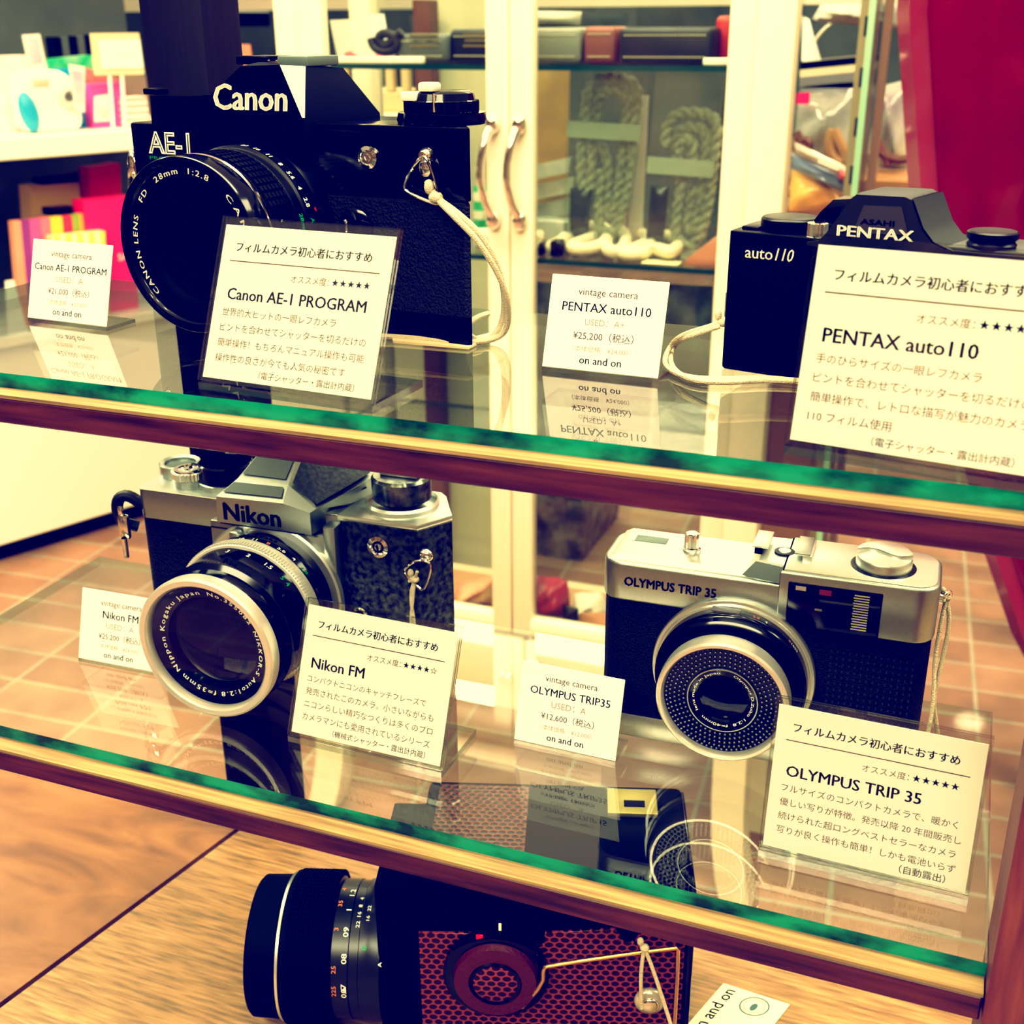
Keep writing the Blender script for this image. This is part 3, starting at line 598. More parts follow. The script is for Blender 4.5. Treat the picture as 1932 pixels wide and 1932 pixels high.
    b = MB(.001)
    b.lathe([(28.6, 9), (28.6, 14), (29.2, 14.5), (29.2, 18), (28.8, 18.6), (28.8, 22)], A, D, BLKG, 96)
    b.lathe([(29.4, 29.2), (29.2, 29.6), (29.0, 44), (29.6, 45), (27.6, 46.4), (27.2, 52), (27.6, L-6)], A, D, BLKG, 96)
    ln = b.obj('lens', t)
    b = MB(.001); n = 150; pr = []
    b.lathe([(29, 21.8), (30.4, 22.2), (30.7, 23), (30.7, 28.4), (30.3, 29), (29.2, 29.2)], A, D, ANO, 120)
    for k in range(n): b.box(-.38, .38, -28.6, -25.6, 30.4, 31.2, ANO, M=Matrix.Translation((cx, 0, cz)) @ Matrix.Rotation(2*pi*k/n, 4, 'Y'))
    b.obj('silver_grip_ring', ln)
    b = MB(.001); b.lathe([(28.3, L-6.4), (29.0, L-5.8), (29.3, L-2), (29.2, L-.6), (28.4, L), (26.4, L), (25.6, L-1), (25.4, L-4)], A, D, mat('lens_rim_silver', (.70, .69, .63), .3, .6), 120); b.obj('silver_rim', ln)
    b = MB(.001); b.lathe([(25.6, L-3.5), (24.6, L-4.2), (19.4, L-5.6), (18.6, L-8)], A, D, BLKG, 96); b.obj('name_ring', ln)
    b = MB(.001); b.lathe([(18.9, L-7.6), (14, L-6.4), (7, L-5.5), (0, L-5.2)], A, D, LENS, 64); b.lathe([(25.3, L-2.4), (0, L-2.4)], A, D, glassmat('filter_glass', (.97, .98, .98), .06, 4), 64); b.obj('front_glass', ln)
    b = MB(.001)
    def rt(s, a, w):
        R = 20.7
        def bd(v):
            an = radians(a)-v.x/R; q = R+v.y
            dep = L-3.95-(24.6-q)*.27
            return Vector((cx+q*cos(an), -dep-.02, cz+q*sin(an)))
        b.text(s, WHT, Matrix.Identity(4), width=w, bend=bd, bold=.015, space=1.3, maxh=2.5)
    rt('Nippon Kogaku Japan', 222, 45); rt('No.355082', 88, 20); rt('NIKKOR-S Auto', 24, 29); rt('1:2.8 f=35mm', 300, 26)
    b.obj('ring_lettering', ln)
    b = MB(.001); numbers_on_barrel(b, [(100, '16', WHT), (88, '11', WHT), (76, '8', ORG), (64, '5.6', WHT), (52, '4', WHT), (40, '2.8', GRN)], cx, cz, 29.1, -19.6, WHT, 2.4)
    numbers_on_barrel(b, [(96, '3', WHT), (78, '2', WHT), (60, '1.5', WHT), (46, '5', GRN), (40, '4', GRN)], cx, cz, 29.3, -33.5, WHT, 2.4); b.obj('scale_lettering', ln)
    b = MB(.001); b.prism([(53.5, 62), (53.5, 52), (60.5, 52), (60.5, 58), (58, 62)], 'y', -15, -8, SIL, 1.2, 2); b.box(60.5, 65, -15, -8, 50, 60, BLK, .8); b.obj('coupling_prong', ln)
nikon()

# ---- silver compact (lower right)
def olympus():
    t = thing('compact_camera', 'silver and black compact camera with bubbled selenium ring at the right of the lower shelf', 'camera', (-.1124, .3789, ZL), .0267)
    b = MB(.001); b.prism(rr(.8, 116.2, .6, 30.6, [8, 8, 8, 8]), 'z', 9, 58, LEAP, .4, 1, capbev='caps'); b.obj('camera_body', t)
    b = MB(.001)
    for i in range(14):
        for j in range(16): b.box(84+i*2.1-.3, 84+i*2.1+.3, .3, .62, 12+j*2.5-.45, 12+j*2.5+.45, mat('dot_sheen', (.035, .04, .04), .3))
    o = b.obj('leather_dots', t); o['kind'] = 'stuff'
    b = MB(.001); b.prism(rr(.8, 116.2, .4, 30.8, [8, 8, 8, 8]), 'z', .05, 10, SIL, .8, 2, capbev='caps'); b.obj('base_plate', t)
    b = MB(.001)
    b.prism(rr(.2, 116.8, 0, 31.2, [8, 8, 8, 8]), 'z', 57, 72.3, SIL, 1.4, 3, capbev='caps')
    b.loft([[(2.5, 2.6, 72.2), (66, 2.6, 72.2), (66, 29.6, 72.2), (2.5, 29.6, 72.2)], [(5.5, 4.6, 74.0), (66, 4.6, 74.0), (66, 28.6, 74.0), (5.5, 28.6, 74.0)]], SILT)
    b.prism(rr(64.2, 116.8, -.4, 31.4, [.6, 8, 8, .6]), 'z', 57, 77.6, SIL, 1.2, 3, capbev='caps')
    b.prism(rr(65.6, 115.6, .8, 30.2, [.6, 7, 7, .6]), 'z', 77.2, 78.0, SILT, .3, 2, capbev='caps')
    b.add([(51, 1.6, 73.3), (64.6, -.1, 72.6), (66.4, 2.4, 77.7), (55, 6, 77.2)], [[0, 1, 2, 3]], GRYP)
    b.loft([[(52, 6, 73.5), (66, 3, 73.5), (66, 29.5, 73.5), (52, 29.5, 73.5)], [(56, 7, 77.4), (66, 5, 77.6), (66, 29, 77.6), (56, 29, 77.4)]], SILT)
    b.obj('top_plate', t)
    b = MB(.001); b.text('OLYMPUS TRIP 35', INK, front(9.5, -.25, 63.6), width=33.2, bold=.025, maxh=4.9); b.obj('model_lettering', t)
    b = MB(.001); b.box(67.4, 98.8, -.9, .5, 57.6, 74.2, BLKG, .5, 2); w = b.obj('viewfinder_window', t)
    b = MB(.001)
    for i in range(14): b.box(89.4+.25*(i % 2), 94.6, -1.05, -.8, 59.6+i*.98, 60.05+i*.98, mat('ribbed_glass', (.75, .74, .66), .2, .3))
    b.obj('ribbed_light_window', w)
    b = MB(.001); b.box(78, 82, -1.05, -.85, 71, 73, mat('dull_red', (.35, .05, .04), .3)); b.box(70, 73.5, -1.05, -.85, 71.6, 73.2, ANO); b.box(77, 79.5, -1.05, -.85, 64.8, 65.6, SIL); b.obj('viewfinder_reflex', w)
    b = MB(.001); b.lathe([(3.4, 74), (3.4, 74.8), (2.6, 75.2)], (30.5, 15, 0), (0, 0, 1), CHR, 28); n = 12; st = [(2.7 if i % 2 else 2.1) for i in range(2*n)]
    b.prism([(30.5+st[i]*cos(pi*i/n), 15+st[i]*sin(pi*i/n)) for i in range(2*n)], 'z', 75, 81, CHR, .3, 1, capbev='caps'); b.obj('shutter_button', t)
    b = MB(.001); b.box(8.5, 20.5, 17.2, 22.8, 73.6, 74.2, GRYP, .2); b.obj('counter_window', t)
    b = MB(.001); b.box(53.4, 56.4, 12, 27, 77.3, 79.8, BLK, .3); b.box(52.6, 58.4, 12, 27, 79.7, 80.5, SILT, .3); b.box(70.4, 73.6, 10, 26, 77.4, 79.8, SILT, .3); b.box(67.6, 73.0, 10, 26, 79.7, 80.6, SIL, .3)
    b.lathe([(3.6, 0), (3.6, .5), (2.6, .6), (0, .6)], (63.6, 16, 77.6), (0, 0, 1), BLK, 28); b.lathe([(2.3, .55), (2.1, .9), (0, .9)], (63.6, 16, 77.6), (0, 0, 1), SILT, 24); b.obj('hot_shoe', t)
    b = MB(.001); b.lathe([(11.0, 78.1), (9.9, 78.3), (9.4, 78.2)], (97.5, 14.5, 0), (0, 0, 1), BLK, 48); b.lathe([(9.4, 78), (9.5, 81), (9.0, 81.8), (6, 82.3), (0, 82.4)], (97.5, 14.5, 0), (0, 0, 1), SILT, 48)
    kn = b.obj('rewind_knob', t)
    b = MB(.001); pts = [(97.5+9.2*cos(a), 14.5+9.2*sin(a)) for a in [i*pi/18 for i in range(0, 19)]]+[(97.5-9.2+18.4*i/10, 14.5+2.2*sin(pi*2*i/10)) for i in range(1, 10)]
    b.prism(pts, 'z', 81.4, 83.5, SILT, .4, 2, capbev='caps'); b.obj('rewind_crank', kn)
    b = MB(.001); b.lathe([(2.6, 0), (2.4, 1.6), (0, 1.9)], (116.6, 14, 69.6), (1, -.1, 0), CHR, 20); b.tube([(118.6, 11.4, 71.8), (120.2, 13, 72.6), (120.4, 15, 70), (119.4, 14, 67), (118.4, 12, 68.5)], .6, CHR, 8, closed=True, smooth=2); b.obj('strap_lug', t)
    b = MB(.001); b.lathe([(1.0, 0), (1.0, .7)], (80.6, .4, 53), (0, -1, 0), SIL, 12); b.obj('indicator_pin', t)
    # lens
    cx, cz, L = 50.6, 35.3, 23.4; A = (cx, 0, cz); D = (0, -1, 0)
    b = MB(.001); b.lathe([(29.2, -.6), (29.4, 1.0), (29.0, 2.0), (28.0, 2.2), (27.6, 3.2), (26.8, 3.4)], A, D, SILT, 96); b.obj('mount_ring', t)
    b = MB(.001); b.lathe([(27, 3), (27, 7.4), (26.4, 7.8), (25.8, 9), (25.8, 11.6), (24.4, 12.6), (23.2, 13)], A, D, BLKG, 96); b.lathe([(22.8, 13), (22.8, 17)], A, D, BLKM, 96); ln = b.obj('lens', t)
    b = MB(.001); b.lathe([(22.4, 15.6), (23.0, 16.2), (23.2, 19), (23.0, L-.8), (22.3, L), (21.3, L), (20.6, L-.9), (20.4, L-2.6)], A, D, mat('front_rim_silver', (.70, .69, .63), .26, .7), 120); b.obj('silver_rim', ln)
    b = MB(.001); b.lathe([(20.6, L-2.6), (12.2, L-3.0)], A, D, mat('selenium_cell', (.008, .008, .012), .15, spec=.6), 96)
    rnd = random.Random(3); BUB = mat('bubble_lens', (.16, .17, .17), .12, .85)
    for k, R in enumerate((13.6, 15.2, 16.8, 18.4, 19.7)):
        n = int(2*pi*R/1.75)
        for i in range(n):
            a = 2*pi*(i+.5*(k % 2))/n
            b.lathe([(.62, 0), (.5, .4), (.25, .62), (0, .68)], (cx+R*cos(a), -(L-2.75), cz+R*sin(a)), D, BUB, 8)
    b.obj('selenium_ring', ln)
    b = MB(.001); b.lathe([(12.3, L-3), (12.1, L-2.2), (11.8, L-2.2), (11.6, L-2.8), (9.2, L-3.4), (8.8, L-4.6)], A, D, BLKG, 80); b.lathe([(12.4, L-2.6), (12.3, L-2.1), (11.9, L-2.1)], A, D, SIL, 80); b.obj('name_ring', ln)
    b = MB(.001); b.lathe([(9, L-4.6), (6, L-3.9), (3, L-3.5), (0, L-3.4)], A, D, LENS, 48); b.obj('front_glass', ln)
    b = MB(.001)
    def rt(s, a, w):
        R = 9.9
        def bd(v):
            an = radians(a)-v.x/R; q = R+v.y
            return Vector((cx+q*cos(an), -(L-2.72-(11.6-q)*.25)-.03, cz+q*sin(an)))
        b.text(s, WHT, Matrix.Identity(4), width=w, bend=bd, bold=.0, maxh=1.35)
    rt('Olympus D.Zuiko', 72, 17.5); rt('1:2.8  f=40mm', 322, 16); rt('lens made in Japan', 214, 20)
    b.obj('ring_lettering', ln)
    b = MB(.001); numbers_on_barrel(b, [(74, '2.8', ORG), (66, '4', WHT), (44, '8', ORG), (40, '16', WHT), (36, '22', WHT)], cx, cz, 27, -6.4, WHT, 1.5); b.box(cx-8, cx+2, -7.6, -4, cz+26.6, cz+27.4, mat('grey_plate', (.12, .11, .12), .3), .2); b.obj('scale_lettering', ln)
olympus()

# ---- medium-format camera lying on the table, reptile leather
def brown():
    t = thing('medium_format_camera', 'black camera covered in rust reptile leather with a big lens pointing left, on the table', 'camera', (-.1745, .3385, ZB), .31); t.scale = (.885, .885, .885)
    b = MB(.001); b.box(-17, 1, 3, 66, 0.05, 96, BLKM, 1.5, 2); b.box(0, 125, 0, 76, 0.05, 74, BLK, 1.5, 2); b.box(0, 125, 1.5, 74.5, 73, 104, BLKM, 3, 2); b.box(123.5, 126.5, -.8, 76, 2, 100, BLKG, .8); b.obj('camera_body', t)
    b = MB(.001)
    b.prism([(3, 2), (3, 74.0), (43, 75), (43, 70), (60, 70), (60, 76.5), (92, 80), (95, 73), (100, 73), (103, 80), (122.5, 82), (122.5, 2)], 'y', -.8, .6, HONEY, .2, 1); b.obj('leather_panel', t)
    b = MB(.001); b.box(6, 50, 8, 70, 103.9, 104.8, honeymat('XY'), .3); b.obj('top_leather', t)
    b = MB(.001); b.box(88, 112, 48, 68, 104, 106.5, mat('old_brass', (.32, .26, .09), .4, .5), .6); b.box(96, 106, 53, 58, 106.4, 106.9, INK, .3); b.obj('film_back_catch', t)
    dx, dz = 38, 54
    b = MB(.001); b.lathe([(24, 0), (24, 3.5), (22.6, 4.5), (19.4, 4.6)], (dx, -.6, dz), (0, -1, 0), BLKG, 64); b.lathe([(19.4, 4.6), (18.6, 8.2), (12, 8.6)], (dx, -.6, dz), (0, -1, 0), mat('brown_leather_ring', (.085, .014, .015), .45, bump=.3), 64); b.lathe([(12, 8.6), (11.4, 9.4), (10, 8.8)], (dx, -.6, dz), (0, -1, 0), BLKG, 48); b.box(35, 48, -2.4, 0, 72, 86, BLKM, .5); dial = b.obj('winding_dial', t)
    b = MB(.001); b.lathe([(10, 8.8), (9, 9.2), (0, 9.4)], (dx, -.6, dz), (0, -1, 0), HONEY, 48); b.obj('dial_leather', dial)
    b = MB(.001); b.box(dx-.6+2, dx+.6+2, -2.8, -2.2, 78.5, 82.5, WHT); M = front(dx, -4.3, dz)
    for s, a in (('135', 82), ('50', 62), ('15', 40), ('30', 118)): b.text(s, WHT, M, size=3.8, bend=ringbend(20.4, radians(a)), bold=.01)
    b.box(dx-8.6, dx-5.4, -5, -4.2, dz+20.5, dz+23.5, RED, .3); b.obj('dial_lettering', dial)
    b = MB(.001); b.tube([(119.6, -3.2, 5), (119.6, -3.6, 72), (118, -4.6, 74.5), (62, -9.6, 66.2), (59.6, -9.6, 64.5), (59.6, -9.6, 56), (50, -6, 38)], 1.0, GOLD, 10, smooth=1); b.obj('winding_crank', t)
    b = MB(.001); b.ell((108, -2.2, 41), (7.2, 3.6, 7.2), mat('pearl_knob', (.55, .50, .42), .15, .5, alt=(.75, .72, .6), nscale=100)); b.ell((108, -5.4, 41), (4.2, 1.6, 4.2), CHR); b.obj('side_knob', t)
    b = MB(.001); b.box(0, 45, -3.2, -.6, 0, 7, mat('brass_plate', (.7, .52, .22), .2, 1), .8); b.obj('brass_foot', t)
    # lens points left
    LX = Matrix.Translation((-17, 0, 0)) @ Matrix.Diagonal((.735, 1, 1, 1))
    A = (0, 30, 36.2); D = (-1, 0, 0)
    b = MB(.001); b.M = LX
    b.lathe([(33, -1), (33, 6), (32.4, 7.6), (32.4, 12.6), (31.6, 13.2), (31.6, 19), (32.2, 19.4), (32.2, 30), (31.6, 31), (33.4, 32)], A, D, mat('lens_barrel_black', (.012, .013, .014), .3, spec=.5), 96)
    b.lathe([(34.6, 32), (35.4, 33), (35.6, 62), (34.6, 63)], A, D, BLKM, 96)
    b.lathe([(33.4, 64.6), (33.0, 84), (31.8, 85.6), (29.5, 85.2), (28.6, 78), (0, 76)], A, D, BLKM, 96); ln = b.obj('lens', t)
    b = MB(.001); b.M = LX
    for k in range(90):
        for q_ in range(11):
            y = 33.2+q_*2.55; b.box(-.75, .75, -.75, .75, 35.2, 36.3, BLKM, M=Matrix.Translation((-y, 30, 36.2)) @ Matrix.Rotation(2*pi*k/90, 4, 'X'))
    b.obj('focus_grip', ln)
    b = MB(.001); b.M = LX; b.lathe([(34.4, 62.6), (34.7, 63.2), (34.4, 65.0), (33.3, 65.4)], A, D, SILT, 96); b.obj('silver_ring', ln)
    b = MB(.001); b.M = LX
    def bar(s, ang, xp, r, m, h):       # ang measured from front (-y) upward
        a0 = radians(ang)
        def bd(w):
            a = a0+w.x/r
            return Vector((-xp+w.y*-1.0, 30-(r+.08)*cos(a), 36.2+(r+.08)*sin(a)))
        b.text(s, m, Matrix.Identity(4), size=h*1.4, bend=bd, align='C', bold=.012)
    for s, a in (('0.6', 4), ('07', 8), ('08', 33), ('09', 54), ('1', 73), ('1.2', 92)): bar(s, a, 20.0, 32.2, WHT, 3.4)
    for s, a in (('225', 5), ('25', 24), ('3', 56), ('35', 79), ('4', 96)): bar(s, a, 26.6, 32.2, ORG, 2.8)
    for s, a in (('22', 61), ('16', 70), ('8', 78), ('4', 86)): bar(s, a, 13.6, 31.6, WHT, 2.4)
    for s, a in (('16', 66), ('22', 75)): bar(s, a, 7.6, 32.4, WHT, 2.2)
    bar('8', 42, 7.6, 32.4, GRN, 3.2); bar('A', 30, -2.6, 33.2, WHT, 2.4)
    b.obj('scale_lettering', ln)
brown()

# ---- cords and tags
def cord(name, label, strands, r, extra=None):
    b = MB()
    for p in strands: b.tube(p, r, CORD, 8, smooth=3)
    if extra: extra(b)
    return tag(b.obj(name), label, 'cord')
def cpt(px, py, z): return atz(px, py, z)
Lc = Matrix.Translation((-.3128, .3987, ZU)) @ Matrix.Rotation(-.0961, 4, 'Z')
def LP(M, x, y, z): return M @ Vector((x*.001, y*.001, z*.001))
k0 = LP(Lc, 138.6, -3, 52.6)
def knot(p, r): return lambda b: (b.ell(p, (r, r, r*.8), CORD, 14, 10), b.ell((p[0]-r*.9, p[1], p[2]+r*1.3), (r*.7, r*.7, r), CORD, 12, 8))
g = .0014
cord('tether_cord', 'cream cord knotted to the ring of the large black camera, looping to the glass', [
    [LP(Lc, 135, -2.6, 58), k0, LP(Lc, 148, -4, 48), LP(Lc, 157, -2, 40), LP(Lc, 160, 6, 24), LP(Lc, 156, 14, 8), cpt(926, 640, ZU+g), cpt(900, 642, ZU+g), cpt(880, 628, ZU+g+.001), cpt(872, 622, ZU+.004), cpt(895, 600, ZU+.007), cpt(920, 592, ZU+.006)],
    [k0, LP(Lc, 147, -6, 47.4), LP(Lc, 156, -4, 39), LP(Lc, 162, 4, 22), LP(Lc, 159, 12, 7), cpt(940, 640, ZU+g), cpt(880, 648, ZU+g), cpt(800, 640, ZU+g), cpt(720, 634, ZU+g), cpt(640, 632, ZU+g)],
    ], .0011, knot(k0, .0026))
Lp = Matrix.Translation((-.0751, .3881, ZU)) @ Matrix.Rotation(-.2093, 4, 'Z')
p = [cpt(x, y, ZU+.0012) for x, y in ((738, 634), (868, 641), (948, 622), (884, 655), (742, 643))]
b = MB(); b.add(p+[q-Vector((0, 0, .0008)) for q in p], [[0, 1, 2, 3, 4][::-1], [5, 6, 7, 8, 9]]+[[i, (i+1) % 5, 5+(i+1) % 5, 5+i] for i in range(5)], mat('cord_tag', (.80, .70, .46), .6)); tag(b.obj('paper_tag'), 'cream paper tag lying on the upper glass under the cord of the large black camera', 'tag')
k1 = LP(Lp, -.8, 2.4, 15.2)
cord('tether_cord', 'cream cord looping out to the left from the small black camera', [
    [k1, LP(Lp, -5, 0, 13.6), LP(Lp, -14, -2, 10), cpt(1262, 656, ZU+.004), cpt(1250, 690, ZU+g), cpt(1290, 712, ZU+g), cpt(1360, 716, ZU+g), cpt(1440, 712, ZU+g), cpt(1500, 718, ZU+g), cpt(1560, 722, ZU+g)],
    [LP(Lp, -1, 1, 14.2), LP(Lp, -5, -1, 12.6), LP(Lp, -13, -3, 9), cpt(1270, 652, ZU+.003), cpt(1262, 690, ZU+g), cpt(1300, 718, ZU+g), cpt(1370, 722, ZU+g), cpt(1450, 716, ZU+g), cpt(1560, 724, ZU+g)]], .0009, knot(k1, .0018))
Ln = Matrix.Translation((-.3224, .3877, ZL)) @ Matrix.Rotation(.0327, 4, 'Z')
k2 = LP(Ln, 130.5, -3.6, 47)
cord('tether_cord', 'cream cord hanging from the strap ring of the silver reflex camera', [
    [LP(Ln, 132, -4.2, 51), k2, LP(Ln, 128.5, -4.6, 40), LP(Ln, 130, -4.2, 28), LP(Ln, 131, -6, 16), LP(Ln, 129, -8, 5), LP(Ln, 128, -16, 1.2), LP(Ln, 120, -26, 1.2)],
    [LP(Ln, 128, -4, 46), k2, LP(Ln, 130, -5, 39), LP(Ln, 128.4, -4.6, 28), LP(Ln, 129.4, -6, 16), LP(Ln, 127, -8, 5), LP(Ln, 125, -18, 1.2)]], .0007, knot(k2, .0019))
Lo = Matrix.Translation((-.1124, .3789, ZL)) @ Matrix.Rotation(.0267, 4, 'Z')
k3 = LP(Lo, 119.2, 13, 70)
cord('tether_cord', 'cream cord hanging from the side lug of the silver compact camera', [
    [k3, LP(Lo, 118.4, 9, 62), LP(Lo, 118, 6, 48), LP(Lo, 119.5, 3, 36), LP(Lo, 119, 0, 22), LP(Lo, 118, -3, 8), LP(Lo, 117, -8, 1)],
    [k3, LP(Lo, 121.4, 11, 62), LP(Lo, 120.4, 8, 46), LP(Lo, 119.2, 6, 34), LP(Lo, 122, 8, 22), LP(Lo, 125, 12, 8), LP(Lo, 125.4, 14, 1)]], .00075, knot(k3, .0016))
Lb = Matrix.Translation((-.1745, .3385, ZB)) @ Matrix.Rotation(.31, 4, 'Z') @ Matrix.Scale(.885, 4)
k4 = LP(Lb, 104, -8.4, 77)
cord('tether_cord', 'pale string tied over the brass wire of the reptile leather camera', [
    [k4, LP(Lb, 103, -9, 68), LP(Lb, 103, -9, 56), LP(Lb, 104, -9, 43)], [k4, LP(Lb, 108, -9, 66), LP(Lb, 113, -10, 50), LP(Lb, 118, -12, 34), LP(Lb, 122, -12, 16), LP(Lb, 128, -10, 1.2)]], .0008, knot(k4, .0019))
# hang tag under the string
t = thing('hang_tag', 'cream shop tag with round emblem lying on the table beside the reptile leather camera', 'tag', (0, 0, ZB))
p0, p1, p2 = atz(1310, 1920, ZB), atz(1365, 1857, ZB), atz(1490, 1897, ZB)
ux = (p1-p0); uxn = ux.normalized(); uy = (p2-p1); uyn = uy.normalized()
M = Matrix(((uxn.x, -uyn.x, 0, p1.x), (uxn.y, -uyn.y, 0, p1.y), (0, 0, 1, .0006), (0, 0, 0, 1)))
w = uy.length*1000
b = MB(.001); b.M = Matrix.Scale(1, 4); TM = M.copy(); TM.translation = M.translation*1000
b.add([(-44, -w, 0), (0, -w, 0), (0, 0, 0), (-44, 0, 0), (-44, -w, -.5), (0, -w, -.5), (0, 0, -.5), (-44, 0, -.5)], [[0, 1, 2, 3], [7, 6, 5, 4], [0, 4, 5, 1], [1, 5, 6, 2], [2, 6, 7, 3], [3, 7, 4, 0]], mat('kraft_cream', (.74, .68, .46), .6), TM); b.obj('paper', t)
b = MB(.001); b.text('on and on', mat('teal_print', (.04, .09, .09), .6), TM @ Matrix.Translation((-2.6, -7.0, .1)), width=31, align='R', bold=.01)
b.lathe([(6.2, .1), (5.5, .12)], (-8, -18, 0), (0, 0, 1), MAT['teal_print'], 40, TM); b.lathe([(4.4, .1), (4.1, .12)], (-8, -18, 0), (0, 0, 1), MAT['teal_print'], 40, TM); b.ell((-8.6, -18, .1), (2.6, 1.4, .04), MAT['teal_print'], M=TM); b.obj('printed_emblem', t)

# ================================================================ room
def struct(o): o['kind'] = 'structure'; return o
b = MB(); b.box(-6, 4, -3, 6, -.05, 0, TILE); struct(b.obj('floor'))
b = MB(); b.box(-6, 4, 6.0, 6.1, 0, 1.2, mat('grey_green_wall', (.07, .095, .085), .7, noise=.4, nscale=3)); b.box(-6, 4, 6.0, 6.1, 1.2, 2.7, mat('cream_reflector_wall', (.78, .74, .60), .7)); struct(b.obj('wall_back'))  # upper cream coat added to brighten reflections in the shelf glass
b = MB(); b.box(-6, 4, -3.1, -3, 0, 2.7, mat('reflection_blotches', (.02, .02, .022), .8, alt=(.60, .40, .25), nscale=3.2)); struct(b.obj('unseen_wall_front'))  # unseen wall added dark and blotched for the reflections it gives
b = MB(); b.box(-6.1, -6, -3, 6.1, 0, 2.7, MAT['grey_green_wall']); struct(b.obj('wall_left'))
b = MB(); b.box(4, 4.1, -3, 6.1, 0, 2.7, mat('warm_wall', (.5, .42, .3), .7)); struct(b.obj('wall_right'))
b = MB(); b.box(-6.1, 4.1, -3, 6.1, 2.7, 2.8, mat('glowing_ceiling_white', (.80, .79, .74), .8, emit=.30)); struct(b.obj('ceiling'))  # added glow lifts the reflections; the ceiling is no lamp
# ---- glazed white cabinet behind the rack
YC = 1.3276
def cabinet():
    x0, x1, yb, top = -.813, -.2, 1.55, EYE+.42
    t = thing('glass_cabinet', 'cream painted glazed cabinet with two doors, chrome handles and drawers, behind the rack', 'cabinet', (0, YC, 0))
    t.location = (0, 0, 0)
    for x, y in ((x0, YC), (x1-.042, YC), (x0, yb-.035), (x1-.100, yb-.035)):
        b = MB(); b.box(x, x+.042 if x > -.5 else x+.030, y, y+.035, .25, top, CREAM, .003, 2); b.obj('corner_post', t)
    for sx, k in ((-.762, 1), (-.2, -1), (-.79, 1), (-.2, -1)): pass
    def leg(xa, xb, y, out):
        b = MB(); s = []
        for z, d, e in ((.262, 0, 0), (.16, .002, 0), (.09, .006, .002), (.04, .014, .004), (.0, .024, .006)):
            xl, xr = xa+(d if out > 0 else -d), xb+(d if out > 0 else -d)
            s.append([(xl+e*.3, y-d*.5, z), (xr, y-d*.5, z), (xr, y+.045-d*.5, z), (xl+e*.3, y+.045-d*.5, z)])
        b.loft(s, CREAM); b.obj('leg', t)
    leg(-.233, -.19, YC-.002, 1); leg(-.825, -.78, YC-.002, -1); leg(-.233, -.19, yb-.045, 1); leg(-.825, -.78, yb-.045, -1)
    b = MB(); b.box(x0, x1, YC+.02, yb, .238, .262, CREAM, .003, 1); b.obj('base_board', t)
    b = MB(); b.box(x0+.03, x1-.042, YC+.005, YC+.15, EYE-.757, EYE-.7475, mat('tan_shelf', (.42, .25, .12), .5), .002, 1); b.obj('bottom_shelf', t)
    b = MB(); b.box(x0-.02, x1+.02, YC-.02, yb+.02, top, top+.03, CREAM, .004, 2); b.obj('cornice', t)
    # doors
    for (a, c, hx) in ((-.783, -.514, -.531), (-.5125, -.2405, -.4985)):
        d = MB(); sw = .0275
        d.box(a, a+(.034 if a < -.6 else sw), YC-.002, YC+.018, EYE-.7525, top-.004, CREAM, .003, 2); d.box(c-sw, c, YC-.002, YC+.018, EYE-.7525, top-.004, CREAM, .003, 2)
        d.box(a, c, YC-.0015, YC+.0175, EYE-.7525, EYE-.7285, CREAM, .003, 2); d.box(a, c, YC-.0015, YC+.0175, top-.05, top-.004, CREAM, .003, 2)
        do = d.obj('door', t)
        b = MB(); b.box(a+.02, c-.02, YC+.007, YC+.010, EYE-.735, top-.04, PANE); b.obj('glass_pane', do)
        b = MB(); z0, z1 = EYE-.208, EYE-.101; y = YC-.002
        for z in (z0, z1): b.ell((hx, y-.007, z), (.0088, .009, .012), CHR, 18, 12); b.lathe([(.0075, 0), (.007, .006)], (hx, y, z), (0, -1, 0), CHR, 16)
        b.tube([(hx, y-.010, z1-.004), (hx-.005, y-.020, z1-.020), (hx-.010, y-.026, (z0+z1)/2), (hx-.005, y-.020, z0+.020), (hx, y-.010, z0+.004)], [.0054, .0048, .0044, .0048, .0054], CHR, 12, smooth=2)
        b.obj('handle', do)
    for a, c, kx, kz in ((-.775, -.5, -.516, EYE-.813), (-.494, -.243, -.477, EYE-.787)):
        b = MB(); b.box(a, c, YC-.002, YC+.02, EYE-.872, EYE-.762, CREAM, .004, 2); dr = b.obj('drawer', t)
        b = MB(); b.lathe([(.004, 0), (.004, .008), (.009, .013), (.011, .019), (.008, .025), (0, .027)], (kx, YC-.002, kz), (0, -1, 0), CHR, 24); b.obj('knob', dr)
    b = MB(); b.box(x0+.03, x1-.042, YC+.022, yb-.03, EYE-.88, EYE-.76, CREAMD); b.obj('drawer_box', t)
    for z in (EYE-.0396, EYE-.258, EYE-.50):
        b = MB(); X0, X1, Y0, Y1 = x0+.034, x1-.046, YC+.032, yb-.045; v = [(X0, Y0, z-.006), (X1, Y0, z-.006), (X1, Y1, z-.006), (X0, Y1, z-.006), (X0, Y0, z), (X1, Y0, z), (X1, Y1, z), (X0, Y1, z)]
        b.add(v, [[4, 5, 6, 7], [3, 2, 1, 0]], PANE); b.add(v, [[0, 1, 5, 4], [1, 2, 6, 5], [2, 3, 7, 6], [3, 0, 4, 7]], mat('dark_glass_edge', (.01, .06, .055), .3)); b.obj('glass_shelf', t)
    for x in (x1-.003,):
        b = MB(); b.box(x-.02, x-.016, YC+.035, yb-.035, .262, top, PANE); b.obj('side_pane', t)
    b = MB(); b.box(x0+.03, x1-.1, yb-.012, yb-.008, .262, top, PANE); b.obj('back_pane', t)
cabinet()
S1, S2, S3 = EYE-.0396, EYE-.258, EYE-.7475
def pquad(pts, Y): return [at(px, py, Y) for px, py in pts]
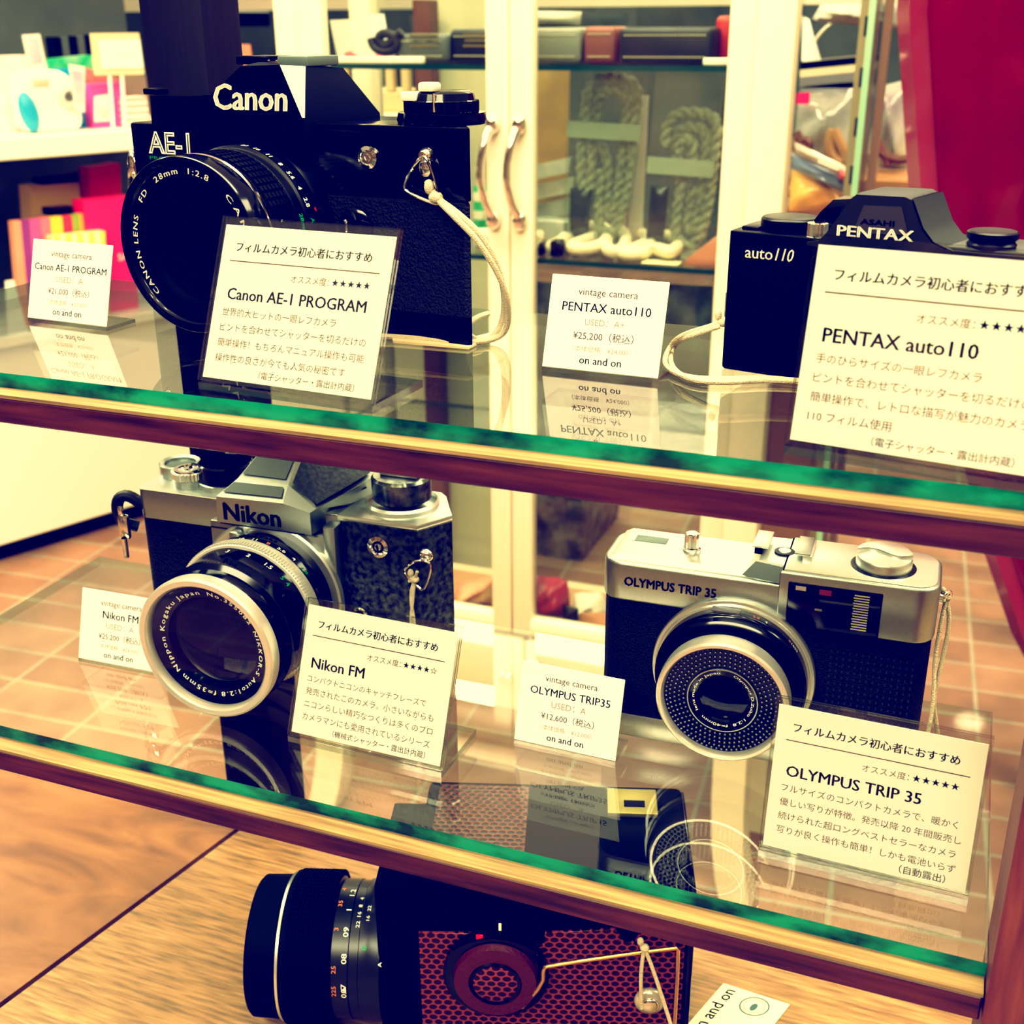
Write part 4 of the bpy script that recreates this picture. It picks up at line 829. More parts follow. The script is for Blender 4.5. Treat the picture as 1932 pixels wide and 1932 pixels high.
def flat(name, label, cat, pts, Y, m, th=.004, em=None, group=None, parts=None, zb=None):
    """flat upright object whose outline (clockwise from top-left) stands in the plane y=Y; zb drops its foot onto a shelf"""
    p = pquad(pts, Y)
    if zb is not None: p[2].z = zb; p[3].z = zb
    b = MB(); b.slab(p, -th, m, em); return tag(b.obj(name), label, cat, group)
def boxy(name, label, cat, px0, px1, py0, Y, zb, depth, m, bev=.004, group=None, par=None, top=None):
    a, c = at(px0, py0, Y), at(px1, py0, Y); h = top or (a.z+c.z)/2
    b = MB(); b.box(a.x, c.x, Y, Y+depth, zb+.0003, max(h, zb+.006), m, bev, 2); o = b.obj(name)
    return tag(o, label, cat, group)
PAPER = mat('postcard_paper', (.80, .80, .74), .6, alt=(.70, .72, .70), nscale=14)
def postcard(label, pts, Y, zb, col):
    t = thing('postcard', label, 'postcard', (0, 0, 0), 0, 'postcards leaning in the cabinet')
    p = pquad(pts, Y); p[2].z = zb+.0005; p[3].z = zb+.0005
    b = MB(); b.slab(p, -.001, PAPER); b.obj('paper', t)
    q = [p[3].lerp(p[0], .04)+(p[2]-p[3])*.3, p[3].lerp(p[0], .22)+(p[2]-p[3])*.35, p[3].lerp(p[0], .26)+(p[2]-p[3])*.62, p[3].lerp(p[0], .10)+(p[2]-p[3])*.95]
    b = MB(); b.add([v+Vector((0, -.0008, 0)) for v in q], [[0, 1, 2, 3]], col); b.obj('printed_flower', t)
PINK = mat('pink_print', (.75, .22, .30), .6)
postcard('white postcard with a pink flower, the left one on the top cabinet shelf', [(622, 38), (668, 36), (683, 97), (637, 98)], 1.42, S1, PINK)
postcard('white postcard with a pink flower, leaning behind the left postcard', [(682, 28), (724, 26), (738, 94), (698, 96)], 1.47, S1, PINK)
b = MB(); pts = [at(x, y, 1.40) for x, y in ((700, 72), (704, 88), (720, 97), (742, 96), (752, 82), (742, 66), (722, 62), (712, 74), (728, 90), (758, 60))]
for p in pts: p.z = max(p.z, S1+.0085)
b.tube(pts, .0055, mat('dark_strap', (.02, .02, .022), .6), 8, smooth=2); tag(b.obj('camera_strap'), 'dark coiled camera strap lying beside the postcards', 'strap')
def case(label, px0, px1, py0, Y, m, gold=False, stitch=True, depth=.06):
    t = thing('leather_case', label, 'leather case', (0, 0, 0), 0, 'leather camera cases on the top cabinet shelf')
    a, c = at(px0, py0, Y), at(px1, py0, Y); b = MB(); b.box(a.x, c.x, Y, Y+depth, S1+.0003, a.z, m, .006, 3); b.obj('case_body', t)
    b = MB(); TH = mat('pale_thread', (.55, .50, .36), .7)
    n = max(6, int((c.x-a.x)/.0045))
    for z in (S1+.008, a.z-.008):
        for i in range(n):
            x = a.x+.006+(c.x-a.x-.012)*i/n; b.box(x, x+.0026, Y-.0009, Y+.001, z-.0007, z+.0007, TH)
    if stitch: o = b.obj('stitching', t); o['kind'] = 'stuff'
    if gold:
        b = MB(); G = mat('gold_stamp', (.50, .40, .14), .3, .7)
        for k in range(3):
            for i in range(12):
                x = a.x+(c.x-a.x)*(.3+.045*i)+.002*(k % 2); b.box(x, x+.0022, Y-.0009, Y+.001, S1+.018+.006*k, S1+.0205+.006*k, G)
        b.obj('gold_stamp', t)
GCASE = mat('grey_leather', (.10, .11, .10), .5, bump=.3); DCASE = mat('dark_leather', (.018, .018, .020), .45, bump=.3); RCASE = mat('russet_leather', (.20, .07, .05), .5, bump=.3)
case('grey leather camera case with gold stamped lettering behind the left cabinet door', 744, 843, 64, 1.40, GCASE, True)
case('black leather camera case at the right end behind the left cabinet door', 847, 938, 55, 1.41, DCASE, True, depth=.05)
case('pale grey stitched leather case at the left end behind the right cabinet door', 985, 1096, 52, 1.40, mat('pale_grey_leather', (.20, .21, .18), .55, bump=.3))
case('russet brown stitched leather case between the grey case and the black case', 1100, 1163, 50, 1.40, RCASE)
case('black stitched leather case, widest on the top cabinet shelf', 1168, 1345, 52, 1.385, DCASE)
case('red leather case at the right end of the top cabinet shelf', 1350, 1385, 30, 1.43, mat('red_leather', (.40, .03, .025), .4, bump=.2), stitch=False)
b = MB(); b.pillow(pquad([(1000, 20), (1098, 22), (1094, 52), (1004, 52)], 1.44), .02, mat('grey_felt', (.30, .31, .27), .9)); tag(b.obj('grey_pouch'), 'soft grey pouch lying on top of the pale grey leather case', 'pouch')
for i, (x0, x1, lab) in enumerate(((606, 690, 'left half'), (694, 795, 'right half'), (1326, 1376, ''))):
    a, c = at(x0, 112, 1.365), at(x1, 112, 1.365); b = MB(); b.box(a.x, c.x, 1.366, 1.376, S1+.0003, S1+.0075, WHITE, .001, 1)
    tag(b.obj('shelf_label'), ['white label strip on the top cabinet shelf in front of the left postcard', 'white label strip on the top cabinet shelf in front of the dark strap', 'white label strip on the top cabinet shelf below the red leather case'][i], 'label')
flat('wood_post', 'brown wooden post seen through the left cabinet door above the grey case', 'post', [(778, 0), (810, 0), (810, 62), (778, 62)], 1.75, mat('brown_wood', (.16, .05, .025), .5), .03, zb=0)
flat('display_board', 'cream board standing behind the cabinet, above the black leather cases', 'board', [(812, 0), (930, 0), (930, 60), (812, 60)], 1.80, mat('cream_board', (.62, .60, .44), .7), .02, zb=0)
# card rack seen through the left door
def cardrack():
    Y = 1.80; a, c = at(640, 172, Y), at(770, 172, Y)
    t = thing('card_rack', 'small pale wooden rack of green cards seen through the left cabinet door', 'rack', (0, 0, 0)); W = mat('pale_wood', (.70, .56, .34), .6)
    b = MB(); b.box(a.x, c.x, Y, Y+.14, a.z-.03, a.z, W, .003, 1); b.obj('tray', t)
    b = MB(); b.box(a.x-.3, c.x+.03, Y-.03, Y+.22, a.z-.09, a.z-.03, CREAM, .003, 1); b.box(a.x-.28, c.x+.02, Y, Y+.20, 0, a.z-.09, CREAM); b.obj('stand', t)
    n = 4
    for i in range(n+1):
        x = a.x+(c.x-a.x-.012)*i/n; b = MB(); b.box(x, x+.014, Y, Y+.014, a.z, a.z+.075, W, .002, 1); b.obj('slat', t)
    G1 = mat('green_card', (.30, .48, .08), .5, alt=(.62, .66, .45), nscale=25)
    for i in range(n):
        x = a.x+(c.x-a.x-.012)*i/n+.018; w = (c.x-a.x)/n-.022
        b = MB(); b.box(x, x+w, Y+.03, Y+.034, a.z+.0005, a.z+.07, G1); tag(b.obj('green_card'), 'green printed card standing in the small pale wooden rack', 'card', 'green cards in the wooden rack')
cardrack()
flat('kraft_board', 'tan kraft board at the back of the cabinet left of the bagged ropes', 'board', [(1004, 122), (1074, 122), (1070, 340), (1004, 340)], 1.50, mat('kraft_board', (.50, .34, .12), .7, noise=.15, nscale=30), .004, zb=S2)
# bagged ropes
ROPE = mat('grey_beige_rope', (.56, .54, .40), .85, bump=1.0, bscale=700, alt=(.36, .35, .26), nscale=160)
ROPEW = mat('cream_rope', (.80, .74, .54), .85, bump=1.0, bscale=500)
def ropebag(label, q, loops, Y, band, blk):
    t = thing('bagged_rope_strap', label, 'rope strap', (0, 0, 0), 0, 'rope straps in clear bags')
    p = pquad(q, Y)
    lo = min(v.z for v in p); sh = S2+.0012-lo
    for v in p[2:]: v.z = S2+.0012
    def uv(u, v, d=0):
        w = (p[0]*(1-u)+p[1]*u)*(1-v)+(p[3]*(1-u)+p[2]*u)*v; return w+Vector((0, d, 0))
    b = MB(); b.slab(p, .0012, FILM); o = b.obj('clear_bag', t)
    b = MB()
    for k, (pts, cl) in enumerate(loops):
        raw = MB(); P = [uv(u, v, .012+.008*(k % 2)) for u, v in pts]
        # two plies twisted
        Q = P
        for _ in range(3):
            R = []; L = len(Q); rng = range(L) if cl else range(L-1)
            if not cl: R.append(Q[0])
            for i in rng: R += [Q[i]*.75+Q[(i+1) % L]*.25, Q[i]*.25+Q[(i+1) % L]*.75]
            if not cl: R.append(Q[-1])
            Q = R
        s = 0; plies = ([], [])
        for i, c in enumerate(Q):
            if i: s += (Q[i]-Q[i-1]).length
            for h in (0, 1):
                a = s/.0042+h*pi; tdir = (Q[(i+1) % len(Q)]-Q[i-1]).normalized(); n1 = Vector((0, 1, 0)); n2 = tdir.cross(n1)
                plies[h].append(c+(n1*cos(a)+n2*sin(a))*.0032)
        for h in (0, 1): b.tube(plies[h], .0042, ROPE, 7, closed=cl)
    b.obj('rope', t)
    b = MB(); b.slab([uv(-.0, band, -.003), uv(1, band+.01, -.003), uv(1, band+.10, -.003), uv(0, band+.09, -.003)], .0008, FILMG); b.obj('frosted_band', t)
    b = MB(); u0, v0, u1, v1 = blk; b.pillow([uv(u0, v0, .006), uv(u1, v0, .006), uv(u1, v1, .006), uv(u0, v1, .006)], .006, BLKG); b.obj('black_clip', t)
def U(cx, w, top, bot): return [(cx-w, bot), (cx-w, top+.06), (cx-w*.6, top), (cx+w*.6, top), (cx+w, top+.06), (cx+w, bot)]
ropebag('grey rope strap in a tall clear bag, the left one on the middle cabinet shelf', [(1076, 129), (1226, 133), (1180, 424), (1063, 414)],
        [(U(.52, .34, .05, .30)+[(.9, .62), (.78, .90), (.62, .93), (.48, .86), (.47, .55)], False), (U(.52, .20, .11, .34)+[(.72, .66), (.66, .84), (.54, .82), (.56, .62), (.5, .46), (.34, .40), (.24, .55)], False), ([(.15, .28), (.16, .5), (.2, .66), (.3, .70), (.34, .6), (.3, .42)], False)], 1.44, .28, (.05, .66, .38, .96))
ropebag('grey rope strap with coiled top in a clear bag, right one on the cabinet shelf', [(1239, 130), (1368, 134), (1332, 432), (1208, 416)],
        [(U(.58, .38, .22, .40)+[(.96, .70), (.86, .93), (.62, .96), (.46, .88), (.5, .6)], False), (U(.56, .24, .30, .42)+[(.80, .70), (.74, .86), (.62, .86), (.66, .62)], False), (U(.52, .11, .36, .44)+[(.62, .56), (.4, .56), (.4, .46)], False)], 1.42, .455, (.06, .62, .34, .93))
# cream rope lying on the shelf
b = MB(); pts = []
path = [(1012, 455), (1030, 425), (1070, 430), (1062, 462), (1030, 470), (1080, 445), (1110, 425), (1150, 430), (1142, 462), (1100, 472), (1070, 466), (1120, 448), (1170, 430), (1185, 452), (1168, 480), (1140, 470), (1150, 440), (1190, 432), (1225, 448), (1230, 470), (1200, 486), (1168, 482), (1210, 466), (1255, 440), (1285, 455), (1270, 478), (1240, 470)]
for i, (x, y) in enumerate(path):
    p = atz(x, y-2, S2+.014); p.y = max(1.375, min(1.52, p.y)); q = ray(x, y); p = q*(p.y/q.y); p.z = max(p.z+EYE, S2+.0085) if False else max(S2+.0085, min(p.z+EYE, S2+.034)); pts.append(p)
Q = pts
for _ in range(3):
    R = [Q[0]]
    for i in range(len(Q)-1): R += [Q[i]*.75+Q[i+1]*.25, Q[i]*.25+Q[i+1]*.75]
    R.append(Q[-1]); Q = R
b.tube(Q, .0078, ROPEW, 10); tag(b.obj('cream_rope'), 'thick cream rope strap coiled on the middle cabinet shelf in front of the bags', 'rope')
t = thing('paper_tag', 'small cream paper tag lying at the right of the coiled cream rope', 'tag', (0, 0, 0)); b = MB(); a = at(1230, 486, 1.37); b.box(a.x-.012, a.x+.032, 1.366, 1.39, S2+.0005, S2+.0017, mat('cream_tag', (.80, .72, .45), .6), .0003, 1); b.obj('paper', t); b = MB(); b.tube([(a.x-.008, 1.38, S2+.002), (a.x-.010, 1.384, S2+.018), (a.x+.006, 1.388, S2+.016), (a.x+.02, 1.386, S2+.012)], .0009, CORD, 6, smooth=2); b.obj('string', t)
b = MB(); a, c = at(1290, 480, 1.375), at(1378, 480, 1.375); b.loft([[(a.x, 1.375, S2+.0005), (c.x, 1.375, S2+.0005), (c.x, 1.45, S2+.0005), (a.x, 1.45, S2+.0005)], [(a.x+.004, 1.376, S2+.008), (c.x, 1.376, S2+.01), (c.x, 1.45, S2+.02), (a.x+.01, 1.45, S2+.012)], [(c.x-.02, 1.40, S2+.034), (c.x, 1.39, S2+.036), (c.x, 1.45, S2+.038), (c.x-.01, 1.45, S2+.036)]], mat('tan_leather', (.36, .14, .06), .4)); tag(b.obj('leather_pouch'), 'tan folded leather pouch at the right end of the middle cabinet shelf', 'pouch')
for i, (x0, x1, y0, y1) in enumerate(((1014, 1022, 458, 488), (1036, 1058, 455, 490))):
    a = at(x0, y1, 1.372); c = at(x1, y0, 1.372); b = MB(); b.box(a.x, c.x, 1.372, 1.392, S2+.0003, c.z, BLKG, .003, 2); tag(b.obj('strap_buckle'), ['small black buckle at the left edge of the cream rope', 'black strap buckle in front of the cream rope'][i], 'buckle')
CLR = mat('pale_pack', (.60, .62, .54), .35, alt=(.30, .33, .30), nscale=18)
for i, (y0, y1, dx) in enumerate(((305, 340, 0), (342, 378, 6), (380, 418, 2))):
    p = pquad([(1002, y0+8), (1076+dx, y0-8), (1072+dx, y1-14), (1002, y1)], 1.445+.012*i); b = MB(); b.slab(p, -.009, CLR)
    tag(b.obj('clear_packet'), ['topmost pale packet stacked left of the bagged ropes', 'middle pale packet stacked left of the bagged ropes', 'lowest pale packet stacked left of the bagged ropes'][i], 'packet', 'pale packets stacked in the cabinet')
# stack support: a low clear riser standing on the shelf
a, c = at(1002, 420, 1.44), at(1074, 420, 1.44); b = MB(); b.box(a.x, c.x, 1.44, 1.475, S2+.0004, a.z+.004, CLR, .002, 1); tag(b.obj('packet'), 'flat grey packet at the bottom of the pile beside the ropes', 'packet')
for i, (x0, x1, y0, y1, col) in enumerate(((1196, 1224, 180, 250, (.55, .5, .45)), (1188, 1214, 262, 330, (.50, .25, .22)), (1182, 1212, 332, 390, (.62, .62, .55)))):
    flat('packet_card', ['pale card standing between the two bagged ropes, upper', 'reddish card standing between the two bagged ropes, middle', 'white card standing between the two bagged ropes, lower'][i], 'card', [(x0, y0), (x1, y0), (x1-6, y1), (x0-6, y1)], 1.49+.006*i, mat('packet_card_%d' % i, col, .6), .002, zb=S2+.0005)
# things below the middle shelf (standing on the third glass shelf)
S25 = EYE-.50
def soft(name, label, cat, q, Y, m, bulge, zb, seed=0):
    p = pquad(q, Y)
    for v in p[2:]: v.z = zb+.001
    b = MB(); b.pillow(p, bulge, m, 12, True, bulge*.35, seed); return tag(b.obj(name), label, cat)
soft('plastic_pouch', 'clear plastic pouch with a red-brown strap under the middle cabinet shelf', 'pouch', [(1255, 535), (1345, 540), (1350, 700), (1235, 690)], 1.42, mat('smoky_film', (.05, .07, .065), .12, spec=.7, alt=(.16, .20, .18), nscale=30), .012, S25, 2)
soft('leather_pouch', 'dark brown leather pouch behind the price tag on the third cabinet shelf', 'pouch', [(1080, 545), (1240, 550), (1230, 700), (1080, 700)], 1.46, mat('brown_leather', (.07, .03, .02), .5, bump=.3), .02, S25, 3)
soft('plastic_pouch', 'clear plastic pouch with black parts beside the cabinet door frame', 'pouch', [(1008, 530), (1060, 535), (1060, 700), (1004, 700)], 1.40, mat('grey_film', (.14, .17, .15), .15, spec=.7, alt=(.03, .035, .035), nscale=26), .010, S25, 5)
soft('green_packet', 'green and white packet seen between the black camera and the cabinet door', 'packet', [(893, 350), (930, 352), (928, 410), (893, 405)], 1.45, stripemat('green_stripe', (.05, .40, .16), (.62, .64, .5), 14, 'Z'), .006, S2, 6)
soft('grey_packet', 'grey crumpled packet below the green packet in the cabinet', 'packet', [(893, 430), (932, 430), (930, 480), (893, 478)], 1.39, CLR, .008, S2, 7)
soft('red_pouch', 'crumpled red pouch lying in the cabinet bottom right of the door stiles', 'pouch', [(1006, 1085), (1070, 1095), (1078, 1165), (1006, 1155)], 1.385, mat('crumpled_red', (.45, .03, .07), .35, alt=(.20, .02, .04), nscale=20), .03, S3, 8)
soft('pink_pouch', 'pink and tan pouch lying in the cabinet bottom left of the door stiles', 'pouch', [(862, 1100), (936, 1085), (936, 1150), (858, 1150)], 1.385, mat('crumpled_pink', (.60, .10, .14), .4, alt=(.62, .40, .20), nscale=12), .03, S3, 9)
soft('white_bundle', 'white fabric bundle lying in the cabinet bottom beside the red pouch', 'bundle', [(1082, 1120), (1135, 1122), (1150, 1165), (1085, 1160)], 1.40, mat('white_cloth', (.68, .66, .56), .8), .03, S3, 10)
soft('black_strap_bundle', 'small black strap end on the cabinet floor in front of the white bundle', 'strap', [(1062, 1140), (1092, 1148), (1088, 1170), (1062, 1165)], 1.365, BLK, .008, S3, 11)
soft('brown_pouch', 'brown leather pouch lying at the right of the white bundle in the cabinet bottom', 'pouch', [(1095, 1155), (1250, 1160), (1250, 1190), (1090, 1180)], 1.365, mat('tan_brown', (.40, .19, .08), .5), .016, S3, 12)
# granite plinth behind the cabinet
GRA = mat('speckled_granite', (.016, .02, .022), .35, alt=(.26, .26, .20), nscale=26)
a, c = at(770, 655, 2.32), at(1106, 655, 2.32); b = MB(); b.box(a.x, c.x, 2.32, 2.62, .0, a.z, GRA, .01, 2); tag(b.obj('granite_plinth'), 'dark speckled granite plinth standing on the tiles behind the cabinet', 'plinth')

# ---- left shop unit
A = atz(23, 1060, 0); B = atz(265, 985, 0); ang = atan2(B.y-A.y, B.x-A.x)
UM = Matrix.Translation(A) @ Matrix.Rotation(ang, 4, 'Z'); UI = UM.inverted(); O0 = UI @ Vector((0, 0, EYE))
def lp(px, py, off):
    d = UI.to_3x3() @ ray(px, py); return O0+d*((off-O0.y)/d.y)
t = thing('shop_counter', 'long white shop counter unit with a raised white shelf at the left', 'counter', A, ang); t['label'] = 'long white shop counter unit with raised shelf standing on the tiles at the left'
CZ, SZ = .482, .905; UT = t
b = MB(); b.box(-1.3, .66, 0, .52, .045, CZ, WHITE, .003, 1); b.obj('counter_cupboard', t)
b = MB(); b.box(-1.3, .64, .03, .5, 0, .045, BLK); b.obj('kick_plinth', t)
b = MB(); b.box(-1.3, .68, -.012, .54, CZ, CZ+.022, WHITE, .002, 1); b.obj('worktop', t)
b = MB(); b.box(-1.3, .70, 0, .36, SZ-.044, SZ, WHITE, .003, 1); b.obj('raised_shelf', t)
b = MB(); b.box(-1.3, .72, .50, .54, CZ+.022, 1.62, mat('grey_back_panel', (.075, .09, .08), .6, noise=.4, nscale=5)); b.obj('back_panel', t)
b = MB(); b.box(-1.3, .70, .34, .498, SZ-.044, SZ, WHITE); b.obj('shelf_bracket', t)
CZ += .022
def uq(name, label, cat, q, off, m, th=.004, zb=None, group=None, em=None, parent=None):
    p = [lp(px, py, off) for px, py in q]
    if zb is not None: p[2].z = zb+.0004; p[3].z = zb+.0004
    b = MB(); b.slab([UM @ v for v in p], -th, m, em); o = b.obj(name)
    if parent: o.parent = parent; return o
    return tag(o, label, cat, group)
# toy instant camera
p0, p1 = lp(52, 248, .06), lp(146, 130, .06); cx = (p0.x+p1.x)/2; w = p1.x-p0.x; h = lp(95, 132, .06).z-SZ
t = thing('instant_camera', 'white toy instant camera with a blue grip on the raised white shelf', 'camera', UM @ Vector((cx, .08, SZ)), ang)
TW = mat('toy_white', (.84, .84, .80), .3)
b = MB(); b.prism(rr(-w/2, w/2, 0.0003, h, [w*.2, w*.2, w*.42, w*.25]), 'y', -.02, .045, TW, .012, 4, capbev='caps'); b.obj('camera_body', t)
b = MB(); b.ell((-w*.36, -.018, h*.42), (w*.15, .016, h*.33), mat('toy_blue', (.03, .33, .55), .3), M=Matrix.Rotation(-.18, 4, 'Y')); b.obj('blue_grip', t)
b = MB(); b.lathe([(.024, 0), (.022, .010), (.014, .012), (.010, .006), (0, .006)], (w*.26, -.02, h*.56), (0, -1, 0), mat('toy_grey', (.62, .60, .55), .3), 32); b.lathe([(.009, .0075), (0, .0085)], (w*.26, -.02, h*.56), (0, -1, 0), mat('toy_lens', (.10, .11, .11), .1), 24); b.obj('lens', t)
b = MB(); b.box(-w*.30, -w*.02, -.023, -.019, h*.74, h*.86, mat('toy_window', (.5, .46, .36), .3), .004); b.obj('flash_window', t)
def photo(label, q, off, zb=None):
    t = thing('photo_print', label, 'photo', (0, 0, 0), 0, 'instant photos on the raised shelf')
    uq('paper', '', '', q, off, mat('photo_paper', (.84, .83, .78), .5), .002, zb, parent=t)
    p = [Vector(v) for v in q]; c = sum(p, Vector((0, 0)))/4
    uq('picture', '', '', [tuple(c+(v-c)*.68+Vector((0, -4))) for v in p], off-.003, mat('photo_picture', (.42, .40, .55), .5, alt=(.65, .62, .66), nscale=30), .001, parent=t)
photo('instant photo standing on top of the white toy camera', [(42, 66), (75, 64), (89, 132), (57, 134)], .07)
photo('instant photo standing before the blue box on the raised shelf', [(130, 121), (160, 126), (160, 212), (143, 206)], .03)
uq('toy_box', 'blue cardboard box behind the instant photo on the raised shelf', 'box', [(104, 132), (152, 129), (176, 236), (138, 240)], .135, mat('box_blue', (.01, .26, .48), .4), .05, SZ)
t = thing('toy_box', 'pink cardboard box with a white camera pictured on it', 'box', (0, 0, 0))
uq('carton', '', '', [(168, 160), (235, 155), (240, 233), (177, 237)], .10, mat('box_pink', (.75, .10, .42), .4), .05, SZ, parent=t)
uq('printed_camera', '', '', [(178, 182), (204, 178), (208, 228), (178, 230)], .097, TW, .001, parent=t)
p = lp(195, 210, .094); b = MB(); b.lathe([(.012, 0), (.010, .001), (0, .001)], UM @ p, UM.to_3x3() @ Vector((0, -1, 0)), mat('toy_grey', (.6, .6, .6)), 20); b.obj('printed_lens', t)
t = thing('shelf_sign', 'cream framed sign on a stand, left of the dark post', 'sign', (0, 0, 0))
uq('frame', '', '', [(172, 63), (262, 62), (273, 140), (181, 142)], .05, mat('sign_frame', (.80, .66, .42), .5), .006, parent=t)
uq('card', '', '', [(186, 76), (264, 75), (271, 128), (193, 130)], .047, CARD, .001, parent=t)
b = MB(.001); q = lp(232, 108, .045)*1000; b.text('- - - - - -', INK3, Matrix.Scale(1000, 4) @ UM @ Matrix.Scale(.001, 4) @ front(q.x, q.y, q.z), width=48, align='C'); b.obj('printed_text', t)
for x in (205, 228): uq('stand_leg', '', '', [(x, 141), (x+5, 141), (x+8, 212), (x+3, 212)], .052, CARD, .004, SZ, parent=t)
uq('envelope', 'crumpled red packet behind the cream framed sign', 'packet', [(163, 128), (226, 150), (226, 196), (166, 170)], .17, mat('packet_red', (.55, .02, .07), .35, alt=(.7, .25, .22), nscale=20), .02, SZ)
uq('tube_box', 'long green tube box lying behind the toy camera', 'box', [(92, 113), (176, 104), (178, 122), (94, 128)], .20, mat('tube_green', (.02, .42, .20), .35, alt=(.55, .7, .5), nscale=14), .05, SZ)
for i in range(5):
    x = 100+15*i; uq('film_box', ['leftmost', 'second', 'third', 'fourth', 'rightmost'][i]+' dark film box in the row behind the green tube box', 'box', [(x, 70-i), (x+13, 69-i), (x+17, 104-i), (x+4, 105-i)], .30, [BLK, mat('film_grey', (.09, .10, .10), .4)][i % 2], .04, SZ+.0002, 'dark film boxes on the raised shelf')
uq('film_carton', 'white and pink carton at the left edge of the raised shelf', 'carton', [(0, 106), (52, 104), (60, 246), (0, 250)], .13, mat('carton_white', (.82, .76, .70), .5, alt=(.8, .5, .48), nscale=16), .05, SZ)
uq('film_carton', 'small pink and white carton right of the pink toy box', 'carton', [(240, 185), (276, 182), (281, 216), (243, 218)], .06, stripemat('pink_rows', (.80, .74, .66), (.75, .32, .30), 22, 'Z'), .05, SZ)
uq('backing_box', 'brown grey box behind the stand of the cream framed sign', 'box', [(228, 142), (275, 142), (280, 184), (236, 184)], .22, mat('box_taupe', (.24, .17, .14), .5), .04, SZ)
uq('white_case', 'tall white box right of the dark post on the raised shelf', 'box', [(386, 48), (421, 46), (428, 130), (392, 132)], .10, mat('case_white', (.84, .76, .62), .4), .06, SZ+.001)
uq('white_case', 'low white box right of the dark post in front of the tall white box', 'box', [(392, 133), (452, 130), (456, 182), (396, 184)], .05, MAT['case_white'], .04, SZ)
uq('salmon_box', 'salmon pink rounded box right of the dark post', 'box', [(428, 86), (472, 84), (484, 132), (432, 134)], .12, mat('salmon', (.72, .30, .20), .4), .07, SZ+.001)
p = lp(416, 128, .045); t = thing('toy_figure', 'small yellow and green toy before the tall white box', 'toy', UM @ Vector((p.x, .045, SZ+.053)), ang)
t.location = UM @ Vector((p.x, .075, SZ+.0455))
b = MB(); b.ell((0, 0, .03), (.014, .012, .016), mat('toy_yellow', (.80, .66, .06), .4)); b.obj('head', t); b = MB(); b.ell((0, 0, .010), (.017, .013, .010), mat('toy_green', (.03, .45, .18), .4)); b.obj('body', t)
uq('wall_bracket', '', '', [(406, 20), (512, 18), (510, 50), (402, 52)], .44, BLK, .05, parent=None) if False else None
p = [lp(406, 20, .44), lp(512, 50, .44)]; b = MB(); b.box(p[0].x, p[1].x, .44, .499, p[1].z, p[0].z, BLK, .004, 1); o = b.obj('wall_box', UT)
# notebooks on the counter
NB = [((.80, .35, .25), 23, 40), ((.30, .06, .32), 40, 55), ((.55, .12, .40), 55, 75), ((.75, .20, .30), 75, 95), ((.85, .62, .05), 95, 118), ((.70, .05, .12), 118, 136), ((.30, .42, .05), 136, 150), ((.75, .45, .06), 150, 162)]
NM = ['salmon', 'dark purple', 'violet', 'rose pink', 'bright yellow', 'crimson', 'olive green', 'mustard']
for i, (c, x0, x1) in enumerate(NB):
    uq('notebook', NM[i]+' notebook spine in the upright row on the white counter', 'notebook', [(x0, 418-i*2), (x1-1, 416-i*2), (x1+14, 592), (x0+14, 594)], .06, mat('nb_'+str(i), c, .5), .02, CZ, 'upright notebooks on the counter')
uq('gift_bag', 'mustard paper bag standing behind the notebook row', 'bag', [(58, 352), (150, 344), (165, 560), (70, 570)], .19, mat('bag_mustard', (.48, .30, .10), .6), .06, CZ)
uq('gift_bag', 'dark red paper bag behind the hot pink bag', 'bag', [(168, 318), (226, 308), (238, 560), (178, 570)], .15, mat('bag_darkred', (.40, .01, .05), .5), .05, CZ)
t = thing('gift_bag', 'hot pink paper bag standing on the white counter left of the large black lens', 'bag', (0, 0, 0))
uq('paper_bag', '', '', [(156, 379), (250, 370), (258, 548), (178, 556)], .05, mat('bag_pink', (.85, .03, .20), .45), .05, CZ, parent=t)
b = MB(.001); q = lp(224, 492, .048)*1000; b.text('SA', CARD, Matrix.Scale(1000, 4) @ UM @ Matrix.Scale(.001, 4) @ front(q.x, q.y, q.z), width=24, bold=.03); b.obj('printed_letters', t)
uq('striped_box', 'yellow and white striped box in front of the notebook row', 'box', [(98, 446), (198, 436), (206, 600), (112, 600)], .02, stripemat('yellow_stripe', (.82, .74, .12), (.84, .82, .62), 30, 'X'), .03, CZ)
uq('dark_pouch', 'dark glasses pouch lying on top of the notebook row', 'pouch', [(98, 394), (145, 390), (148, 404), (100, 408)], .10, BLK, .05)
uq('dark_cloth', 'dark folded cloth on top of the mustard bag', 'cloth', [(80, 338), (165, 326), (168, 342), (84, 352)], .20, mat('dark_cloth', (.02, .008, .012), .7), .05)
uq('shelf_card', 'white card leaning at the far left edge of the counter', 'card', [(10, 530), (26, 528), (49, 600), (10, 606)], -.002, CARD, .002, CZ)

